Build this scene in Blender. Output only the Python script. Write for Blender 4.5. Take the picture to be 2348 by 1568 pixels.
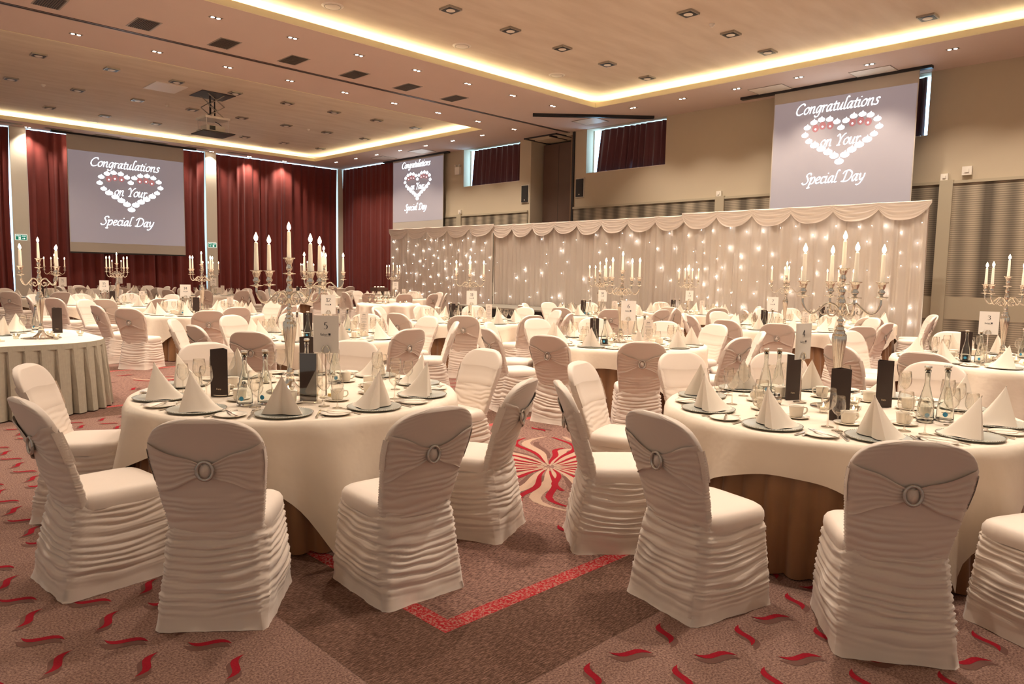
import bpy, math, random
import numpy as np
from mathutils import Vector, Matrix
for o in list(bpy.data.objects): bpy.data.objects.remove(o)
SC = bpy.context.scene
COL = SC.collection
PI = math.pi
rnd = random.Random(7)

# ------------------------------------------------------------------ camera
F_PX = 1662.2
yaw, pitch, roll = math.radians(-44.502), math.radians(-5.2814), math.radians(1.1076)
EYE = 1.55
fw = np.array([math.cos(yaw)*math.cos(pitch), math.sin(yaw)*math.cos(pitch), math.sin(pitch)])
rt = np.cross(fw, [0, 0, 1]); rt /= np.linalg.norm(rt)
up = np.cross(rt, fw)
rt2 = math.cos(roll)*rt + math.sin(roll)*up
up2 = -math.sin(roll)*rt + math.cos(roll)*up
cv = lambda v: Vector((-v[1], v[0], v[2]))
R_, U_, F_ = cv(rt2), cv(up2), cv(fw)
cam = bpy.data.cameras.new('camera')
cam.sensor_width = 36.0
cam.lens = F_PX/2348*36.0
cam.clip_start = 0.05
cam.clip_end = 200
co = bpy.data.objects.new('camera', cam); COL.objects.link(co)
co.matrix_world = Matrix(((R_.x, U_.x, -F_.x, 0), (R_.y, U_.y, -F_.y, 0), (R_.z, U_.z, -F_.z, EYE), (0, 0, 0, 1)))
SC.camera = co
def scr(x, y, z=0.75):            # used only to order labels from left to right
    d = Vector((x, y, z-EYE)); w = d.dot(F_)
    return 1174+F_PX*d.dot(R_)/w if w > 0.1 else -9999

# ------------------------------------------------------------------ world, exposure
W = bpy.data.worlds.new('world'); SC.world = W; W.use_nodes = True
W.node_tree.nodes['Background'].inputs[0].default_value = (1.0, 0.87, 0.76, 1)
W.node_tree.nodes['Background'].inputs[1].default_value = 0.15
SC.view_settings.view_transform = 'Standard'
SC.view_settings.look = 'None'
SC.view_settings.exposure = 1.28
SC.view_settings.gamma = 1.0
SC.view_settings.use_curve_mapping = False
cy = SC.cycles
cy.max_bounces = 7; cy.diffuse_bounces = 3; cy.glossy_bounces = 3; cy.transmission_bounces = 6; cy.transparent_max_bounces = 14
cy.sample_clamp_indirect = 2.5; cy.sample_clamp_direct = 12
cy.caustics_reflective = False; cy.caustics_refractive = False
cy.use_denoising = True
cy.use_adaptive_sampling = True; cy.adaptive_threshold = 0.02
SPOT_W = 135.0; FIX_W = 300.0; COVE = 58.0; SPOT_COL = (1.0, 0.87, 0.73)

# ------------------------------------------------------------------ materials
def mat(name, col, rough=0.6, metal=0.0, emit=None, es=0.0, bump=None, var=None, sheen=0, spec=0.5, trans=0, ior=1.45, sample=True, alpha=None):
    m = bpy.data.materials.new(name); m.use_nodes = True
    nt = m.node_tree; b = nt.nodes['Principled BSDF']
    b.inputs['Base Color'].default_value = (*col, 1)
    b.inputs['Roughness'].default_value = rough
    b.inputs['Metallic'].default_value = metal
    b.inputs['Specular IOR Level'].default_value = spec
    b.inputs['Transmission Weight'].default_value = trans
    b.inputs['IOR'].default_value = ior
    if sheen: b.inputs['Sheen Weight'].default_value = sheen
    if emit:
        b.inputs['Emission Color'].default_value = (*emit, 1); b.inputs['Emission Strength'].default_value = es
        if not sample: m.cycles.emission_sampling = 'NONE'
    if var or bump:
        tc = nt.nodes.new('ShaderNodeTexCoord')
    if var:                        # (scale, amount)
        n = nt.nodes.new('ShaderNodeTexNoise'); n.inputs['Scale'].default_value = var[0]; n.inputs['Detail'].default_value = 4
        r = nt.nodes.new('ShaderNodeMapRange'); r.inputs[3].default_value = 1-var[1]; r.inputs[4].default_value = 1+var[1]
        mx = nt.nodes.new('ShaderNodeVectorMath'); mx.operation = 'SCALE'; mx.inputs[0].default_value = col
        nt.links.new(tc.outputs['Object'], n.inputs['Vector']); nt.links.new(n.outputs[0], r.inputs[0])
        nt.links.new(r.outputs[0], mx.inputs['Scale']); nt.links.new(mx.outputs[0], b.inputs['Base Color'])
    if bump:                       # (scale, strength, distance)
        n = nt.nodes.new('ShaderNodeTexNoise'); n.inputs['Scale'].default_value = bump[0]; n.inputs['Detail'].default_value = 3
        bp = nt.nodes.new('ShaderNodeBump'); bp.inputs['Strength'].default_value = bump[1]; bp.inputs['Distance'].default_value = bump[2]
        nt.links.new(tc.outputs['Object'], n.inputs['Vector']); nt.links.new(n.outputs[0], bp.inputs['Height']); nt.links.new(bp.outputs[0], b.inputs['Normal'])
    return m
def thin_glass(name, tint=(0.97, 0.96, 0.93), k=1.0):
    m = bpy.data.materials.new(name); m.use_nodes = True; nt = m.node_tree; nt.nodes.clear()
    o = nt.nodes.new('ShaderNodeOutputMaterial'); t = nt.nodes.new('ShaderNodeBsdfTransparent'); g = nt.nodes.new('ShaderNodeBsdfGlossy')
    t.inputs[0].default_value = (*tint, 1); g.inputs['Roughness'].default_value = 0.03; g.inputs['Color'].default_value = (1, 0.98, 0.95, 1)
    lw = nt.nodes.new('ShaderNodeLayerWeight'); lw.inputs[0].default_value = 0.25
    mm = nt.nodes.new('ShaderNodeMath'); mm.operation = 'MULTIPLY_ADD'; mm.inputs[1].default_value = 0.80*k; mm.inputs[2].default_value = 0.06
    ct = nt.nodes.new('ShaderNodeValToRGB'); ct.color_ramp.elements[0].color = (*tint, 1); ct.color_ramp.elements[1].color = (0.42, 0.38, 0.33, 1); ct.color_ramp.elements[0].position = 0.45; ct.color_ramp.elements[1].position = 0.95
    lw2 = nt.nodes.new('ShaderNodeLayerWeight'); lw2.inputs[0].default_value = 0.5
    nt.links.new(lw2.outputs['Facing'], ct.inputs[0]); nt.links.new(ct.outputs[0], t.inputs[0])
    mx = nt.nodes.new('ShaderNodeMixShader')
    nt.links.new(lw.outputs['Facing'], mm.inputs[0]); nt.links.new(mm.outputs[0], mx.inputs[0])
    nt.links.new(t.outputs[0], mx.inputs[1]); nt.links.new(g.outputs[0], mx.inputs[2]); nt.links.new(mx.outputs[0], o.inputs[0])
    return m
def add(nt, t, **kw):
    n = nt.nodes.new(t)
    for k, v in kw.items(): setattr(n, k, v)
    return n
M = {}
M['cover'] = mat('chair_cover_fabric', (0.74, 0.62, 0.52), 0.55, bump=(900, 0.15, 0.001), sheen=0.2, spec=0.3)
M['sash'] = mat('sash_fabric', (0.72, 0.60, 0.50), 0.5, sheen=0.2, spec=0.35)
M['cloth'] = mat('table_linen', (0.76, 0.645, 0.52), 0.7, bump=(5.5, 0.5, 0.02), spec=0.25)
M['napkin'] = mat('napkin_linen', (0.80, 0.69, 0.57), 0.75, bump=(700, 0.15, 0.001), spec=0.2)
M['under'] = mat('brown_underskirt', (0.25, 0.115, 0.045), 0.45, sheen=0.4, var=(3, 0.25))
M['pleat'] = mat('sage_grey_skirting', (0.40, 0.345, 0.26), 0.75, var=(30, 0.12), bump=(120, 0.3, 0.002))
M['pleattop'] = mat('ivory_top_linen', (0.84, 0.76, 0.62), 0.7)
M['silver'] = mat('polished_silver', (0.86, 0.79, 0.68), 0.16, 1.0)
M['steel'] = mat('cutlery_steel', (0.78, 0.73, 0.66), 0.2, 1.0)
M['charger'] = mat('charger_plate_glass', (0.50, 0.50, 0.44), 0.3, 0.35)
M['bead'] = mat('charger_rim', (0.75, 0.72, 0.66), 0.2, 0.9)
M['china'] = mat('ivory_china', (0.86, 0.77, 0.64), 0.25)
M['wax'] = mat('ivory_wax', (0.93, 0.84, 0.70), 0.45, emit=(1, 0.70, 0.42), es=0.12, sample=False)
M['wick'] = mat('burnt_wick', (0.03, 0.02, 0.02), 0.9)
M['flame'] = mat('candle_flame', (1, 0.8, 0.5), 0.5, emit=(1.0, 0.74, 0.42), es=26, sample=False)
M['glass'] = thin_glass('thin_clear_glass')
M['bottle'] = mat('bottle_glass', (0.95, 0.97, 0.94), 0.0, trans=1.0, ior=1.38)
M['cork'] = mat('cork_stopper', (0.50, 0.33, 0.18), 0.8)
M['capm'] = mat('stopper_cap', (0.80, 0.74, 0.66), 0.25, 0.8)
M['bluedot'] = mat('blue_bottle_mark', (0.03, 0.25, 0.42), 0.4)
M['menu'] = mat('menu_brown_board', (0.035, 0.018, 0.013), 0.4)
M['menuw'] = mat('menu_white_paper', (0.80, 0.68, 0.58), 0.7)
M['ink'] = mat('printed_ink', (0.03, 0.025, 0.03), 0.6)
M['inkgrey'] = mat('printed_grey_ink', (0.22, 0.18, 0.17), 0.6)
M['gold'] = mat('gold_print', (0.75, 0.6, 0.4), 0.5)
M['card'] = mat('number_card', (0.92, 0.84, 0.75), 0.7)
M['brooch'] = mat('diamante_ring', (0.62, 0.58, 0.52), 0.25, 0.9, bump=(400, 0.9, 0.002))
M['butter'] = mat('butter', (0.85, 0.62, 0.25), 0.5)
M['crystal'] = thin_glass('cut_crystal', (0.93, 0.92, 0.88), 1.2)
M['mirror'] = mat('mirror_disc', (0.8, 0.8, 0.78), 0.03, 1.0)
M['wall'] = mat('tan_wall_paint', (0.50, 0.415, 0.30), 0.85, var=(0.8, 0.04), spec=0.2)
M['dadoflat'] = mat('grey_olive_panel', (0.40, 0.335, 0.235), 0.7)
M['pillar'] = mat('pale_pillar_paint', (0.58, 0.52, 0.42), 0.8)
M['soffit'] = mat('pinkish_soffit_paint', (0.62, 0.49, 0.42), 0.9, var=(1.5, 0.03), spec=0.2)
M['fascia'] = mat('cream_fascia', (0.85, 0.77, 0.52), 0.8)
M['led'] = mat('cove_led_strip', (1, 0.9, 0.6), 0.5, emit=(1.0, 0.84, 0.50), es=COVE)
M['black'] = mat('black_metal', (0.012, 0.010, 0.010), 0.45)
M['darkgrey'] = mat('dark_slats', (0.10, 0.075, 0.055), 0.6)
M['track'] = mat('partition_track', (0.16, 0.12, 0.10), 0.35, 0.5)
M['white'] = mat('white_plastic', (0.75, 0.68, 0.58), 0.5)
M['fixt'] = mat('fixture_grey', (0.36, 0.31, 0.25), 0.4, 0.3)
M['lamp'] = mat('halogen_lamp', (1, 0.9, 0.8), 0.5, emit=(1.0, 0.80, 0.62), es=22, sample=False)
M['day'] = mat('daylight_pane', (0.6, 0.8, 1), 0.5, emit=(0.38, 0.70, 1.0), es=3.2)
M['velvet'] = mat('dark_red_curtain', (0.125, 0.014, 0.009), 0.85, sheen=0.08, var=(4, 0.15))
M['velvet2'] = mat('plum_curtain', (0.085, 0.020, 0.024), 0.8, sheen=0.35, var=(4, 0.15))
M['screen'] = mat('projection_screen_cloth', (0.50, 0.44, 0.37), 0.8, spec=0.2)
M['image'] = mat('projected_picture_ground', (0.33, 0.29, 0.285), 0.8, emit=(0.60, 0.56, 0.66), es=0.10, sample=False)
M['glyph'] = mat('projected_white', (0.9, 0.95, 1), 0.8, emit=(0.88, 0.97, 1.0), es=2.2, sample=False)
M['dkred'] = mat('projected_dark_red', (0.25, 0.10, 0.10), 0.8, emit=(0.42, 0.18, 0.18), es=0.35, sample=False)
M['halo'] = mat('projected_pale_halo', (0.6, 0.6, 0.65), 0.8, emit=(0.70, 0.72, 0.80), es=0.45, sample=False)
M['woodtrim'] = mat('brown_jamb', (0.22, 0.12, 0.06), 0.5)
M['brownpanel'] = mat('brown_partition_panel', (0.115, 0.065, 0.045), 0.55, var=(2, 0.15))
M['green'] = mat('exit_green', (0.0, 0.16, 0.09), 0.5, emit=(0.0, 0.3, 0.18), es=0.15, sample=False)
M['signwhite'] = mat('exit_white', (0.85, 0.9, 0.85), 0.5, emit=(0.8, 0.9, 0.85), es=0.4, sample=False)
M['bulb'] = mat('fairy_bulb', (1, 1, 1), 0.5, emit=(1.0, 0.98, 0.95), es=22, sample=False)
M['satin'] = mat('ivory_satin_swag', (0.80, 0.68, 0.57), 0.32, sheen=0.3)
M['stage'] = mat('stage_deck', (0.20, 0.17, 0.13), 0.7)
M['choc'] = mat('chocolate_cake', (0.06, 0.025, 0.015), 0.5)
M['icing'] = mat('white_icing', (0.85, 0.78, 0.68), 0.6)
# translucent voile
m = bpy.data.materials.new('pleated_voile'); m.use_nodes = True; nt = m.node_tree; b = nt.nodes['Principled BSDF']
b.inputs['Base Color'].default_value = (0.72, 0.62, 0.52, 1); b.inputs['Roughness'].default_value = 0.7
tl = add(nt, 'ShaderNodeBsdfTranslucent'); tl.inputs[0].default_value = (0.8, 0.70, 0.6, 1)
mx = add(nt, 'ShaderNodeMixShader'); mx.inputs[0].default_value = 0.25
nt.links.new(b.outputs[0], mx.inputs[1]); nt.links.new(tl.outputs[0], mx.inputs[2]); nt.links.new(mx.outputs[0], nt.nodes['Material Output'].inputs[0])
M['voile'] = m

def ribbed():                      # wallpaper: fine horizontal ribs and soft vertical dark bands
    m = bpy.data.materials.new('ribbed_wallpaper'); m.use_nodes = True; nt = m.node_tree; b = nt.nodes['Principled BSDF']
    g = add(nt, 'ShaderNodeNewGeometry'); sx = add(nt, 'ShaderNodeSeparateXYZ'); nt.links.new(g.outputs['Position'], sx.inputs[0])
    def sinof(out, k, ph=0):
        a = add(nt, 'ShaderNodeMath', operation='MULTIPLY_ADD'); a.inputs[1].default_value = k; a.inputs[2].default_value = ph
        s = add(nt, 'ShaderNodeMath', operation='SINE'); nt.links.new(out, a.inputs[0]); nt.links.new(a.outputs[0], s.inputs[0]); return s.outputs[0]
    s1 = sinof(sx.outputs[1], 2*PI/0.46); s2 = sinof(sx.outputs[1], 2*PI/1.1, 1.0); r = sinof(sx.outputs[2], 2*PI/0.045)
    a = add(nt, 'ShaderNodeMath', operation='MULTIPLY_ADD'); a.inputs[1].default_value = 0.6; nt.links.new(s2, a.inputs[0]); nt.links.new(s1, a.inputs[2])
    mr = add(nt, 'ShaderNodeMapRange'); mr.inputs[1].default_value = -1.2; mr.inputs[2].default_value = 1.2; nt.links.new(a.outputs[0], mr.inputs[0])
    cr = add(nt, 'ShaderNodeValToRGB'); cr.color_ramp.elements[0].color = (0.12, 0.095, 0.065, 1); cr.color_ramp.elements[1].color = (0.42, 0.34, 0.24, 1)
    nt.links.new(mr.outputs[0], cr.inputs[0])
    mr2 = add(nt, 'ShaderNodeMapRange'); mr2.inputs[1].default_value = -1; mr2.inputs[3].default_value = 0.55; mr2.inputs[4].default_value = 1.1; nt.links.new(r, mr2.inputs[0])
    v = add(nt, 'ShaderNodeVectorMath', operation='SCALE'); nt.links.new(cr.outputs[0], v.inputs[0]); nt.links.new(mr2.outputs[0], v.inputs['Scale'])
    nt.links.new(v.outputs[0], b.inputs['Base Color']); b.inputs['Roughness'].default_value = 0.7
    return m
M['ribbed'] = ribbed()
def carpet(name, c1, c2, scale, stretch=(1, 1, 1), rot=0, lo=0.4, hi=0.6):
    m = bpy.data.materials.new(name); m.use_nodes = True; nt = m.node_tree; b = nt.nodes['Principled BSDF']
    g = add(nt, 'ShaderNodeNewGeometry'); mp = add(nt, 'ShaderNodeMapping'); mp.inputs['Scale'].default_value = stretch; mp.inputs['Rotation'].default_value = (0, 0, rot)
    n = add(nt, 'ShaderNodeTexNoise'); n.inputs['Scale'].default_value = scale; n.inputs['Detail'].default_value = 3; n.inputs['Roughness'].default_value = 0.7
    cr = add(nt, 'ShaderNodeValToRGB'); cr.color_ramp.elements[0].position = lo; cr.color_ramp.elements[1].position = hi
    cr.color_ramp.elements[0].color = (*c1, 1); cr.color_ramp.elements[1].color = (*c2, 1)
    nt.links.new(g.outputs['Position'], mp.inputs[0]); nt.links.new(mp.outputs[0], n.inputs['Vector']); nt.links.new(n.outputs[0], cr.inputs[0])
    nt.links.new(cr.outputs[0], b.inputs['Base Color']); b.inputs['Roughness'].default_value = 0.95; b.inputs['Specular IOR Level'].default_value = 0.1
    n2 = add(nt, 'ShaderNodeTexNoise'); n2.inputs['Scale'].default_value = 260; bp = add(nt, 'ShaderNodeBump'); bp.inputs['Strength'].default_value = 0.5; bp.inputs['Distance'].default_value = 0.004
    nt.links.new(g.outputs['Position'], n2.inputs['Vector']); nt.links.new(n2.outputs[0], bp.inputs['Height']); nt.links.new(bp.outputs[0], b.inputs['Normal'])
    return m
M['cp_base'] = carpet('carpet_rose_brown', (0.115, 0.058, 0.046), (0.33, 0.20, 0.155), 110, lo=0.36, hi=0.66)
M['cp_brown'] = carpet('carpet_dark_brown', (0.075, 0.038, 0.024), (0.26, 0.145, 0.11), 34, (1.0, 5.0, 1), lo=0.44, hi=0.70)
M['cp_rib'] = carpet('carpet_ribbed_rose', (0.085, 0.043, 0.034), (0.32, 0.18, 0.14), 34, (1.0, 5.0, 1), lo=0.38, hi=0.60)
M['cp_red'] = mat('carpet_red', (0.24, 0.008, 0.016), 0.95, var=(150, 0.3), spec=0.1)
M['cp_redf'] = carpet('carpet_red_fleck', (0.36, 0.016, 0.022), (0.40, 0.20, 0.16), 70, (1, 1, 1), lo=0.46, hi=0.62)
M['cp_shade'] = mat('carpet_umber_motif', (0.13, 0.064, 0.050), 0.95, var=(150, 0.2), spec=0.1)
M['cp_cream'] = mat('carpet_cream', (0.38, 0.25, 0.18), 0.95, var=(150, 0.15), spec=0.1)

def plaster():                     # tray ceiling with faint roller marks
    m = bpy.data.materials.new('tray_ceiling_plaster'); m.use_nodes = True; nt = m.node_tree; b = nt.nodes['Principled BSDF']
    g = add(nt, 'ShaderNodeNewGeometry'); mp = add(nt, 'ShaderNodeMapping'); mp.inputs['Scale'].default_value = (0.5, 2.2, 1)
    n = add(nt, 'ShaderNodeTexNoise'); n.inputs['Scale'].default_value = 1.6; n.inputs['Detail'].default_value = 5
    cr = add(nt, 'ShaderNodeValToRGB'); cr.color_ramp.elements[0].position = 0.3; cr.color_ramp.elements[1].position = 0.7
    cr.color_ramp.elements[0].color = (0.58, 0.475, 0.37, 1); cr.color_ramp.elements[1].color = (0.66, 0.56, 0.45, 1)
    nt.links.new(g.outputs['Position'], mp.inputs[0]); nt.links.new(mp.outputs[0], n.inputs['Vector']); nt.links.new(n.outputs[0], cr.inputs[0]); nt.links.new(cr.outputs[0], b.inputs['Base Color'])
    b.inputs['Roughness'].default_value = 0.9; b.inputs['Specular IOR Level'].default_value = 0.15
    return m
M['tray'] = plaster()

# ------------------------------------------------------------------ mesh builder
class MB:
    def __init__(s, *mats): s.v = []; s.f = []; s.m = []; s.sm = []; s.mats = list(mats); s.n = 0
    def addv(s, pts):
        k = s.n; s.v.extend([tuple(map(float, p)) for p in pts]); s.n = len(s.v); return k
    def face(s, idx, mi=0, sm=False): s.f.append(tuple(idx)); s.m.append(mi); s.sm.append(sm)
    def poly(s, pts, mi=0):
        k = s.addv(pts); s.face(range(k, k+len(pts)), mi)
    def box(s, x0, x1, y0, y1, z0, z1, mi=0):
        k = s.addv([(x, y, z) for z in (z0, z1) for y in (y0, y1) for x in (x0, x1)])
        for q in ((0, 2, 3, 1), (4, 5, 7, 6), (0, 1, 5, 4), (2, 6, 7, 3), (0, 4, 6, 2), (1, 3, 7, 5)): s.face([k+i for i in q], mi)
    def grid(s, P, mi=0, cu=False, cvv=False, sm=True):   # P[i][j] points
        n, m_ = len(P), len(P[0]); k = s.addv([p for r in P for p in r])
        for i in range(n if cu else n-1):
            for j in range(m_ if cvv else m_-1):
                i2, j2 = (i+1) % n, (j+1) % m_
                s.face((k+i*m_+j, k+i2*m_+j, k+i2*m_+j2, k+i*m_+j2), mi, sm)
        return k
    def lathe(s, prof, seg=16, c=(0, 0, 0), mi=0, cap=True, sm=True):
        P = [[(c[0]+r*math.cos(2*PI*j/seg), c[1]+r*math.sin(2*PI*j/seg), c[2]+z) for j in range(seg)] for r, z in prof]
        k = s.addv([p for r in P for p in r]); n = len(prof)
        for i in range(n-1):
            for j in range(seg):
                j2 = (j+1) % seg; s.face((k+i*seg+j, k+i*seg+j2, k+(i+1)*seg+j2, k+(i+1)*seg+j), mi, sm)
        if cap:
            if prof[0][0] > 1e-4: s.face([k+j for j in range(seg)][::-1], mi)
            if prof[-1][0] > 1e-4: s.face([k+(n-1)*seg+j for j in range(seg)], mi)
    def tube(s, pts, r, seg=8, mi=0, cap=True):
        pts = [Vector(p) for p in pts]; n = len(pts); rr = r if isinstance(r, (list, tuple)) else [r]*n; P = []
        t0 = (pts[1]-pts[0]).normalized(); ref = Vector((0, 0, 1)) if abs(t0.z) < 0.9 else Vector((1, 0, 0)); a = t0.cross(ref).normalized()
        for i in range(n):
            t = (pts[min(i+1, n-1)]-pts[max(i-1, 0)]).normalized()
            a = (a - t*a.dot(t)).normalized(); b = t.cross(a)
            P.append([pts[i]+rr[i]*(math.cos(2*PI*j/seg)*a+math.sin(2*PI*j/seg)*b) for j in range(seg)])
        k = s.grid(P, mi, cvv=True)
        if cap: s.face([k+j for j in range(seg)][::-1], mi); s.face([k+(n-1)*seg+j for j in range(seg)], mi)
    def build(s, name, parent=None, loc=None, rz=0):
        me = bpy.data.meshes.new(name); me.from_pydata(s.v, [], s.f)
        for mm in s.mats: me.materials.append(M[mm] if isinstance(mm, str) else mm)
        me.polygons.foreach_set('material_index', s.m); me.polygons.foreach_set('use_smooth', s.sm); me.update()
        o = bpy.data.objects.new(name, me); COL.objects.link(o)
        if parent: o.parent = parent
        if loc: o.location = loc
        if rz: o.rotation_euler = (0, 0, rz)
        return o
def tag(o, label, cat, group=None, kind=None):
    o['label'] = label; o['category'] = cat
    if group: o['group'] = group
    if kind: o['kind'] = kind
    return o
def empty(name, loc=(0, 0, 0), rz=0):
    o = bpy.data.objects.new(name, None); o.empty_display_size = 0.1; COL.objects.link(o); o.location = loc; o.rotation_euler = (0, 0, rz); return o
def struct(o): o['kind'] = 'structure'; return o
KIDS = {}
def kids(o):
    if o.name not in KIDS: KIDS[o.name] = list(o.children)
    return KIDS[o.name]
USED = set()
def place(proto, loc, rz=0, label='', cat='', group=None, sc=None, kind=None):
    """the first use moves the prototype itself, later ones copy it with its parts and sub-parts"""
    if proto.name not in USED:
        USED.add(proto.name); kids(proto)
        for c in kids(proto): kids(c)
        r = proto
    else:
        r = proto.copy(); COL.objects.link(r)
        for c in kids(proto):
            d = c.copy(); COL.objects.link(d); d.parent = r
            for e in kids(c):
                g = e.copy(); COL.objects.link(g); g.parent = d
    r.location = loc; r.rotation_euler = (0, 0, rz)
    if sc: r.scale = sc
    tag(r, label, cat, group, kind); return r
def smooth(pts, n=6):
    P = [Vector((*p, 0)) if len(p) == 2 else Vector(p) for p in pts]; out = []
    for i in range(len(P)-1):
        a, b, c, d = P[max(i-1, 0)], P[i], P[i+1], P[min(i+2, len(P)-1)]
        for k in range(n):
            t = k/n; out.append(0.5*((2*b)+(c-a)*t+(2*a-5*b+4*c-d)*t*t+(3*b-a-3*c+d)*t**3))
    out.append(P[-1]); return out

# ------------------------------------------------------------------ pen-stroke lettering
G = {
'C': (.50, [[(.48,.56),(.42,.67),(.27,.67),(.11,.50),(.05,.25),(.13,.05),(.28,.0),(.46,.09)]]),
'o': (.35, [[(.20,.42),(.07,.32),(.04,.14),(.13,.0),(.26,.07),(.31,.26),(.25,.41),(.17,.42)]]),
'n': (.39, [[(.0,.35),(.07,.42),(.07,.2),(.07,.0)], [(.07,.24),(.18,.40),(.27,.39),(.26,.12),(.30,.0),(.37,.05)]]),
'g': (.36, [[(.30,.38),(.17,.42),(.05,.24),(.08,.03),(.18,.05),(.29,.36)], [(.31,.41),(.28,.05),(.22,-.20),(.08,-.25),(.0,-.16)]]),
'r': (.27, [[(.0,.35),(.07,.42),(.07,.2),(.07,.0)], [(.07,.24),(.16,.40),(.27,.38)]]),
'a': (.38, [[(.28,.37),(.16,.42),(.04,.23),(.07,.02),(.17,.05),(.28,.38)], [(.29,.42),(.26,.12),(.29,.0),(.37,.05)]]),
't': (.23, [[(.12,.56),(.09,.30),(.08,.06),(.14,.0),(.22,.05)], [(.0,.40),(.12,.40),(.23,.42)]]),
'u': (.39, [[(.0,.36),(.07,.42),(.05,.12),(.11,.0),(.20,.08),(.28,.34)], [(.29,.42),(.26,.12),(.29,.0),(.37,.05)]]),
'l': (.19, [[(.22,.70),(.15,.76),(.09,.66),(.06,.30),(.05,.06),(.10,.0),(.18,.05)]]),
'i': (.18, [[(.0,.36),(.07,.42),(.05,.12),(.09,.0),(.17,.05)], [(.10,.60),(.13,.61)]]),
's': (.27, [[(.26,.35),(.19,.42),(.09,.38),(.10,.27),(.20,.17),(.19,.05),(.10,.0),(.0,.04)]]),
'Y': (.44, [[(.0,.56),(.06,.67),(.14,.64),(.22,.36)], [(.50,.70),(.40,.64),(.24,.36),(.19,.0)], [(.09,.0),(.28,.0)]]),
'S': (.42, [[(.44,.58),(.38,.69),(.24,.67),(.17,.54),(.27,.38),(.33,.20),(.24,.03),(.08,.0),(-.02,.10)]]),
'p': (.37, [[(.0,.35),(.07,.42),(.05,.1),(.02,-.24)], [(.07,.18),(.17,.40),(.27,.40),(.31,.22),(.22,.02),(.07,.03)], [(-.06,-.25),(.11,-.24)]]),
'e': (.30, [[(.05,.19),(.18,.23),(.26,.34),(.18,.42),(.07,.34),(.04,.14),(.12,.0),(.28,.08)]]),
'c': (.28, [[(.27,.35),(.20,.42),(.10,.37),(.04,.18),(.09,.02),(.18,.0),(.27,.08)]]),
'D': (.58, [[(.20,.64),(.16,.3),(.12,.0)], [(.0,.50),(.10,.66),(.32,.69),(.50,.55),(.52,.28),(.38,.05),(.14,.0),(.0,.03)]]),
'y': (.35, [[(.0,.36),(.07,.42),(.08,.14),(.14,.03),(.25,.16)], [(.32,.42),(.28,.14),(.18,-.14),(.06,-.25),(-.04,-.22)]]),
'd': (.38, [[(.28,.37),(.16,.42),(.04,.23),(.07,.02),(.17,.05),(.28,.38)], [(.33,.76),(.28,.3),(.26,.08),(.30,.0),(.37,.05)]]),
'R': (.46, [[(.17,.65),(.13,.3),(.08,.0)], [(.0,.54),(.12,.68),(.30,.68),(.38,.54),(.30,.38),(.14,.35)], [(.20,.35),(.34,.12),(.44,.0),(.50,.03)]]),
'E': (.42, [[(.40,.64),(.26,.68),(.10,.66)], [(.12,.66),(.09,.3),(.07,.0),(.24,-.01),(.40,.04)], [(.09,.36),(.30,.36)]]),
'j': (.20, [[(.0,.36),(.08,.42),(.08,.05),(.04,-.18),(-.08,-.22)], [(.11,.60),(.14,.61)]]),
'F': (.36, [[(.36,.66),(.08,.66)], [(.08,.66),(.08,.0)], [(.08,.36),(.30,.36)]]),
'x': (.34, [[(.03,.42),(.30,.0)], [(.30,.42),(.03,.0)]]),
'1': (.30, [[(.06,.54),(.17,.66),(.17,.3),(.17,.0)], [(.06,.0),(.28,.0)]]),
'2': (.38, [[(.03,.50),(.09,.63),(.22,.66),(.31,.52),(.24,.32),(.03,.03)], [(.03,.02),(.34,.02)]]),
'3': (.38, [[(.05,.56),(.15,.66),(.28,.60),(.27,.44),(.13,.36)], [(.13,.36),(.29,.32),(.32,.14),(.20,.0),(.04,.04)]]),
'4': (.38, [[(.25,.0),(.25,.3),(.25,.66)], [(.25,.66),(.02,.2)], [(.02,.2),(.36,.2)]]),
'5': (.38, [[(.32,.66),(.12,.66)], [(.12,.66),(.09,.38)], [(.09,.38),(.22,.42),(.32,.28),(.28,.07),(.14,.0),(.04,.04)]]),
'6': (.38, [[(.30,.66),(.14,.52),(.06,.24),(.12,.03),(.25,.01),(.33,.18),(.25,.36),(.09,.28)]]),
'7': (.38, [[(.04,.56),(.05,.65)], [(.05,.65),(.35,.65)], [(.35,.65),(.15,.0)]]),
'9': (.38, [[(.08,.0),(.24,.14),(.32,.42),(.26,.63),(.13,.65),(.05,.48),(.13,.30),(.29,.38)]]),
'8': (.38, [[(.18,.36),(.07,.48),(.10,.63),(.20,.66),(.30,.60),(.28,.46),(.18,.36),(.06,.22),(.07,.05),(.19,.0),(.32,.06),(.32,.22),(.18,.36)]]), '0': (.38, [[(.18,.66),(.06,.52),(.05,.18),(.18,.0),(.32,.18),(.31,.52),(.18,.66)]]),
' ': (.26, []), '.': (.14, [[(.03,.01),(.06,.02)]]),
}
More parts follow.
